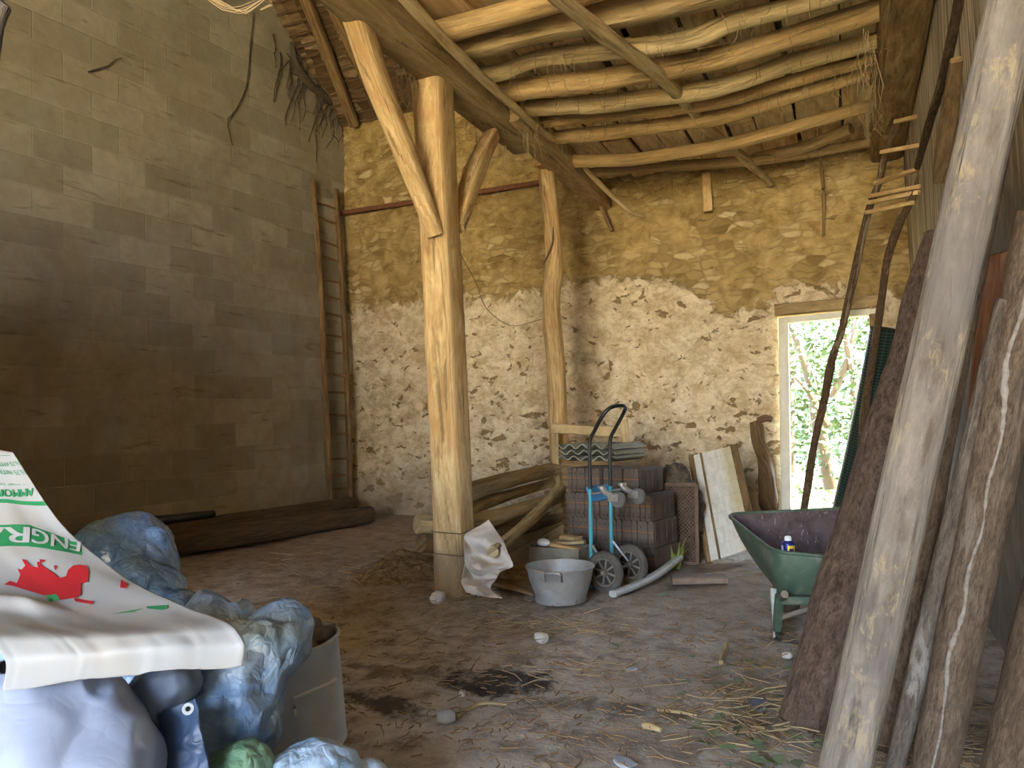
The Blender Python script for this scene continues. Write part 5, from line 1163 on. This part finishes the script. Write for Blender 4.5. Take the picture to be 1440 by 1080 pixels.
# cobweb strands at top left and vine roots on block wall
g = G(); 
for k in range(7): tube(g, [AD(286+rs.gauss(0, 6), -8, 3.2), AD(320+rs.gauss(0, 5), 10+rs.gauss(0, 4), 3.2), AD(345+rs.gauss(0, 4), 14+rs.gauss(0, 4), 3.2), AD(378+rs.gauss(0, 3), -6, 3.2)], [.0022], n=4, seg=.05, amp=0)
for k in range(3): tube(g, [AD(376+k, -8, 3.2), AD(380+k*2, 6, 3.2), AD(366, 14, 3.2)], [.005, .004, .003], n=5, seg=.04, amp=0)
tag(link('dangling_root', g, STRAW), 'pale wispy root dangling from the top edge above the block wall', 'root', None, 'stuff')
def onleft(x, y):
    d = ray(x, y); n = V((1, -SPL, 0)); p0 = V((XL, YB, 0)); return O+d*((p0-O).dot(n)/d.dot(n)) + V((.02, 0, 0))
VINE = plain('dry_vine', (.07, .055, .035), .95, 0, (.13, .1, .06), 20, .5)
vn = None
trunk = [(408, 60), (415, 92), (432, 118), (455, 135), (478, 160)]
g = G(); tube(g, [onleft(*p) for p in trunk], [.02, .06, .05, .04, .02], n=10, seg=.08, amp=.35, seed=3)
vn = thing1('dry_vine', g, VINE, 'dark dead vine clinging to the block wall under the sloping roof', 'vine')
g = G()
for _ in range(34):
    a = rs.choice(trunk); x, y = a[0]+rs.gauss(0, 14), a[1]+rs.gauss(0, 10); pts = [onleft(x, y)]
    for k in range(4): x += rs.gauss(-1, 5); y += rs.uniform(4, 22); pts.append(onleft(x, y))
    tube(g, pts, [.009, .007, .004], n=5, seg=.08, amp=0)
link('rootlets', g, VINE, vn)
g = G(); tube(g, [onleft(355, 18), onleft(350, 70), onleft(345, 120), onleft(330, 155), onleft(318, 170), onleft(325, 205)], [.006], n=5, seg=.1, amp=0); thing1('twine', g, VINE, 'single dark strand hanging down the block wall near the top', 'strand')
g = G(); tube(g, [onleft(122, 102), onleft(140, 96), onleft(152, 92), onleft(158, 86), onleft(168, 82)], [.008, .006, .004], n=5, seg=.06, amp=.2); thing1('twig', g, VINE, 'small dark twig stuck on the block wall at the upper left', 'twig')
g = G(); tube(g, [AX(646, 355, -2.45), AY(668, 395, 6.0), AY(686, 436, 7.3), AY(720, 458, 8.3), AY(765, 448, 7.2)], [.004], n=5, seg=.08, amp=0); thing1('cord', g, STRAW, 'slack thin cord running from the central post to the slim post', 'cord')
# stick at the top left corner
g = G(); tube(g, [AD(-40, -30, 1.4), AD(2, 8, 1.4), AD(12, 14, 1.4)], [.012, .012, .006], n=10, seg=.02, amp=.1); tube(g, [AD(4, 10, 1.4), AD(-4, 40, 1.4), AD(-6, 90, 1.4)], [.014, .01, .006], n=10, seg=.02, amp=.1)
thing1('stick', g, W_GREY, 'forked pale stick end hanging at the top left corner', 'stick')

# ------------------------------------------------------------------ garden beyond the door
LEAF = plain('garden_leaf', (.010, .030, .004), .5, 0, (.035, .060, .010), 3, .7)
m = bpy.data.materials['garden_leaf']; m.node_tree.nodes['Principled BSDF'].inputs['Transmission Weight'].default_value = .0
LEAF2 = plain('garden_leaf_light', (.024, .048, .007), .5, 0, (.055, .066, .014), 3, .7)
TRK = plain('garden_trunk', (.055, .035, .014), .9, 0, (.03, .02, .01), 6, .7, .5)
def leaves(g, c, r, n, sz, rng):
    for _ in range(n):
        while True:
            p = V((rng.uniform(-1, 1), rng.uniform(-1, 1), rng.uniform(-1, 1)))
            if p.length < 1: break
        p = c+V((p.x*r[0], p.y*r[1], p.z*r[2])); a = V((rng.gauss(0, 1), rng.gauss(0, 1), rng.gauss(0, .6))).normalized(); b = a.cross(V((rng.gauss(0, 1), rng.gauss(0, 1), rng.gauss(0, 1)))).normalized(); s = sz*rng.uniform(.6, 1.3)
        b0 = len(g.v); g.v += [p-a*s, p-b*s*.5, p+a*s, p+b*s*.5]; g.face([b0, b0+1, b0+2, b0+3])
def gtree(loc, h, lean_, crowns, label, mat, seed, tr_=.14, extra=()):
    rng = random.Random(seed); t = empty('garden_tree', loc, label, 'tree', 'trees beyond the door'); loc = V(loc)
    g = G(); pts = [loc, loc+V((lean_*.3, 0, h*.35)), loc+V((lean_*.5, .1, h*.65)), loc+V((lean_, .2, h))]; tube(g, pts, [tr_, tr_*.8, tr_*.6, tr_*.3], n=10, seg=.2, amp=.15)
    for br in extra: tube(g, [V(q) for q in br], [tr_*.45, tr_*.35, tr_*.15], n=8, seg=.15, amp=.12)
    link('trunk', g, TRK, t); g = G()
    for c, r, n, sz in crowns: leaves(g, V(c), r, n, sz, rng)
    link('foliage', g, mat, t, sharp=0)
def T_(px, py, Y): return AY(px, py, Y)
b1 = T_(1172, 705, 12.5); b1.z = 0
gtree(b1, 2.6, -.5, [(T_(1170, 480, 12.5), (1.3, .9, .8), 800, .05), (T_(1165, 590, 12.2), (.6, .4, 1.0), 420, .05)], 'ivy-clad tree with yellowish trunk in the middle of the doorway view', LEAF, 1, .13, [(T_(1165, 600, 12.3), T_(1140, 555, 12.2), T_(1118, 530, 12.1)), (T_(1170, 560, 12.3), T_(1190, 510, 12.3), T_(1205, 450, 12.4)), (T_(1197, 520, 12.3), T_(1190, 480, 12.3), T_(1182, 450, 12.3))])
b2 = T_(1205, 690, 13.5); b2.z = 0
gtree(b2, 3, .1, [(T_(1205, 480, 13.5), (1.0, .8, 1.0), 600, .06), (T_(1215, 600, 13.5), (.5, .5, .9), 250, .06)], 'slender tree at the right side of the doorway view', LEAF2, 2, .09)
b3 = T_(1110, 690, 15); b3.z = 0
gtree(b3, 4, .3, [(T_(1120, 460, 15), (1.2, .9, 1.6), 900, .07), (T_(1130, 600, 15), (.9, .5, 1.0), 400, .07)], 'leafy tree at the left side of the doorway view', LEAF2, 3, .12)
g = G(); leaves(g, V((-.5, 20, 2.2)), (7, 1.5, 2.8), 4800, .16, random.Random(5)); tag(link('hedge', g, LEAF2, sharp=0), 'bright sunlit hedge behind the garden trees', 'hedge', None, 'stuff')
g = G(); leaves(g, T_(1150, 712, 11.5)+V((0, 0, .05)), (1.4, 1.5, .22), 420, .05, random.Random(6)); tag(link('undergrowth', g, LEAF2, sharp=0), 'low sunlit undergrowth just beyond the door sill', 'undergrowth', None, 'stuff')
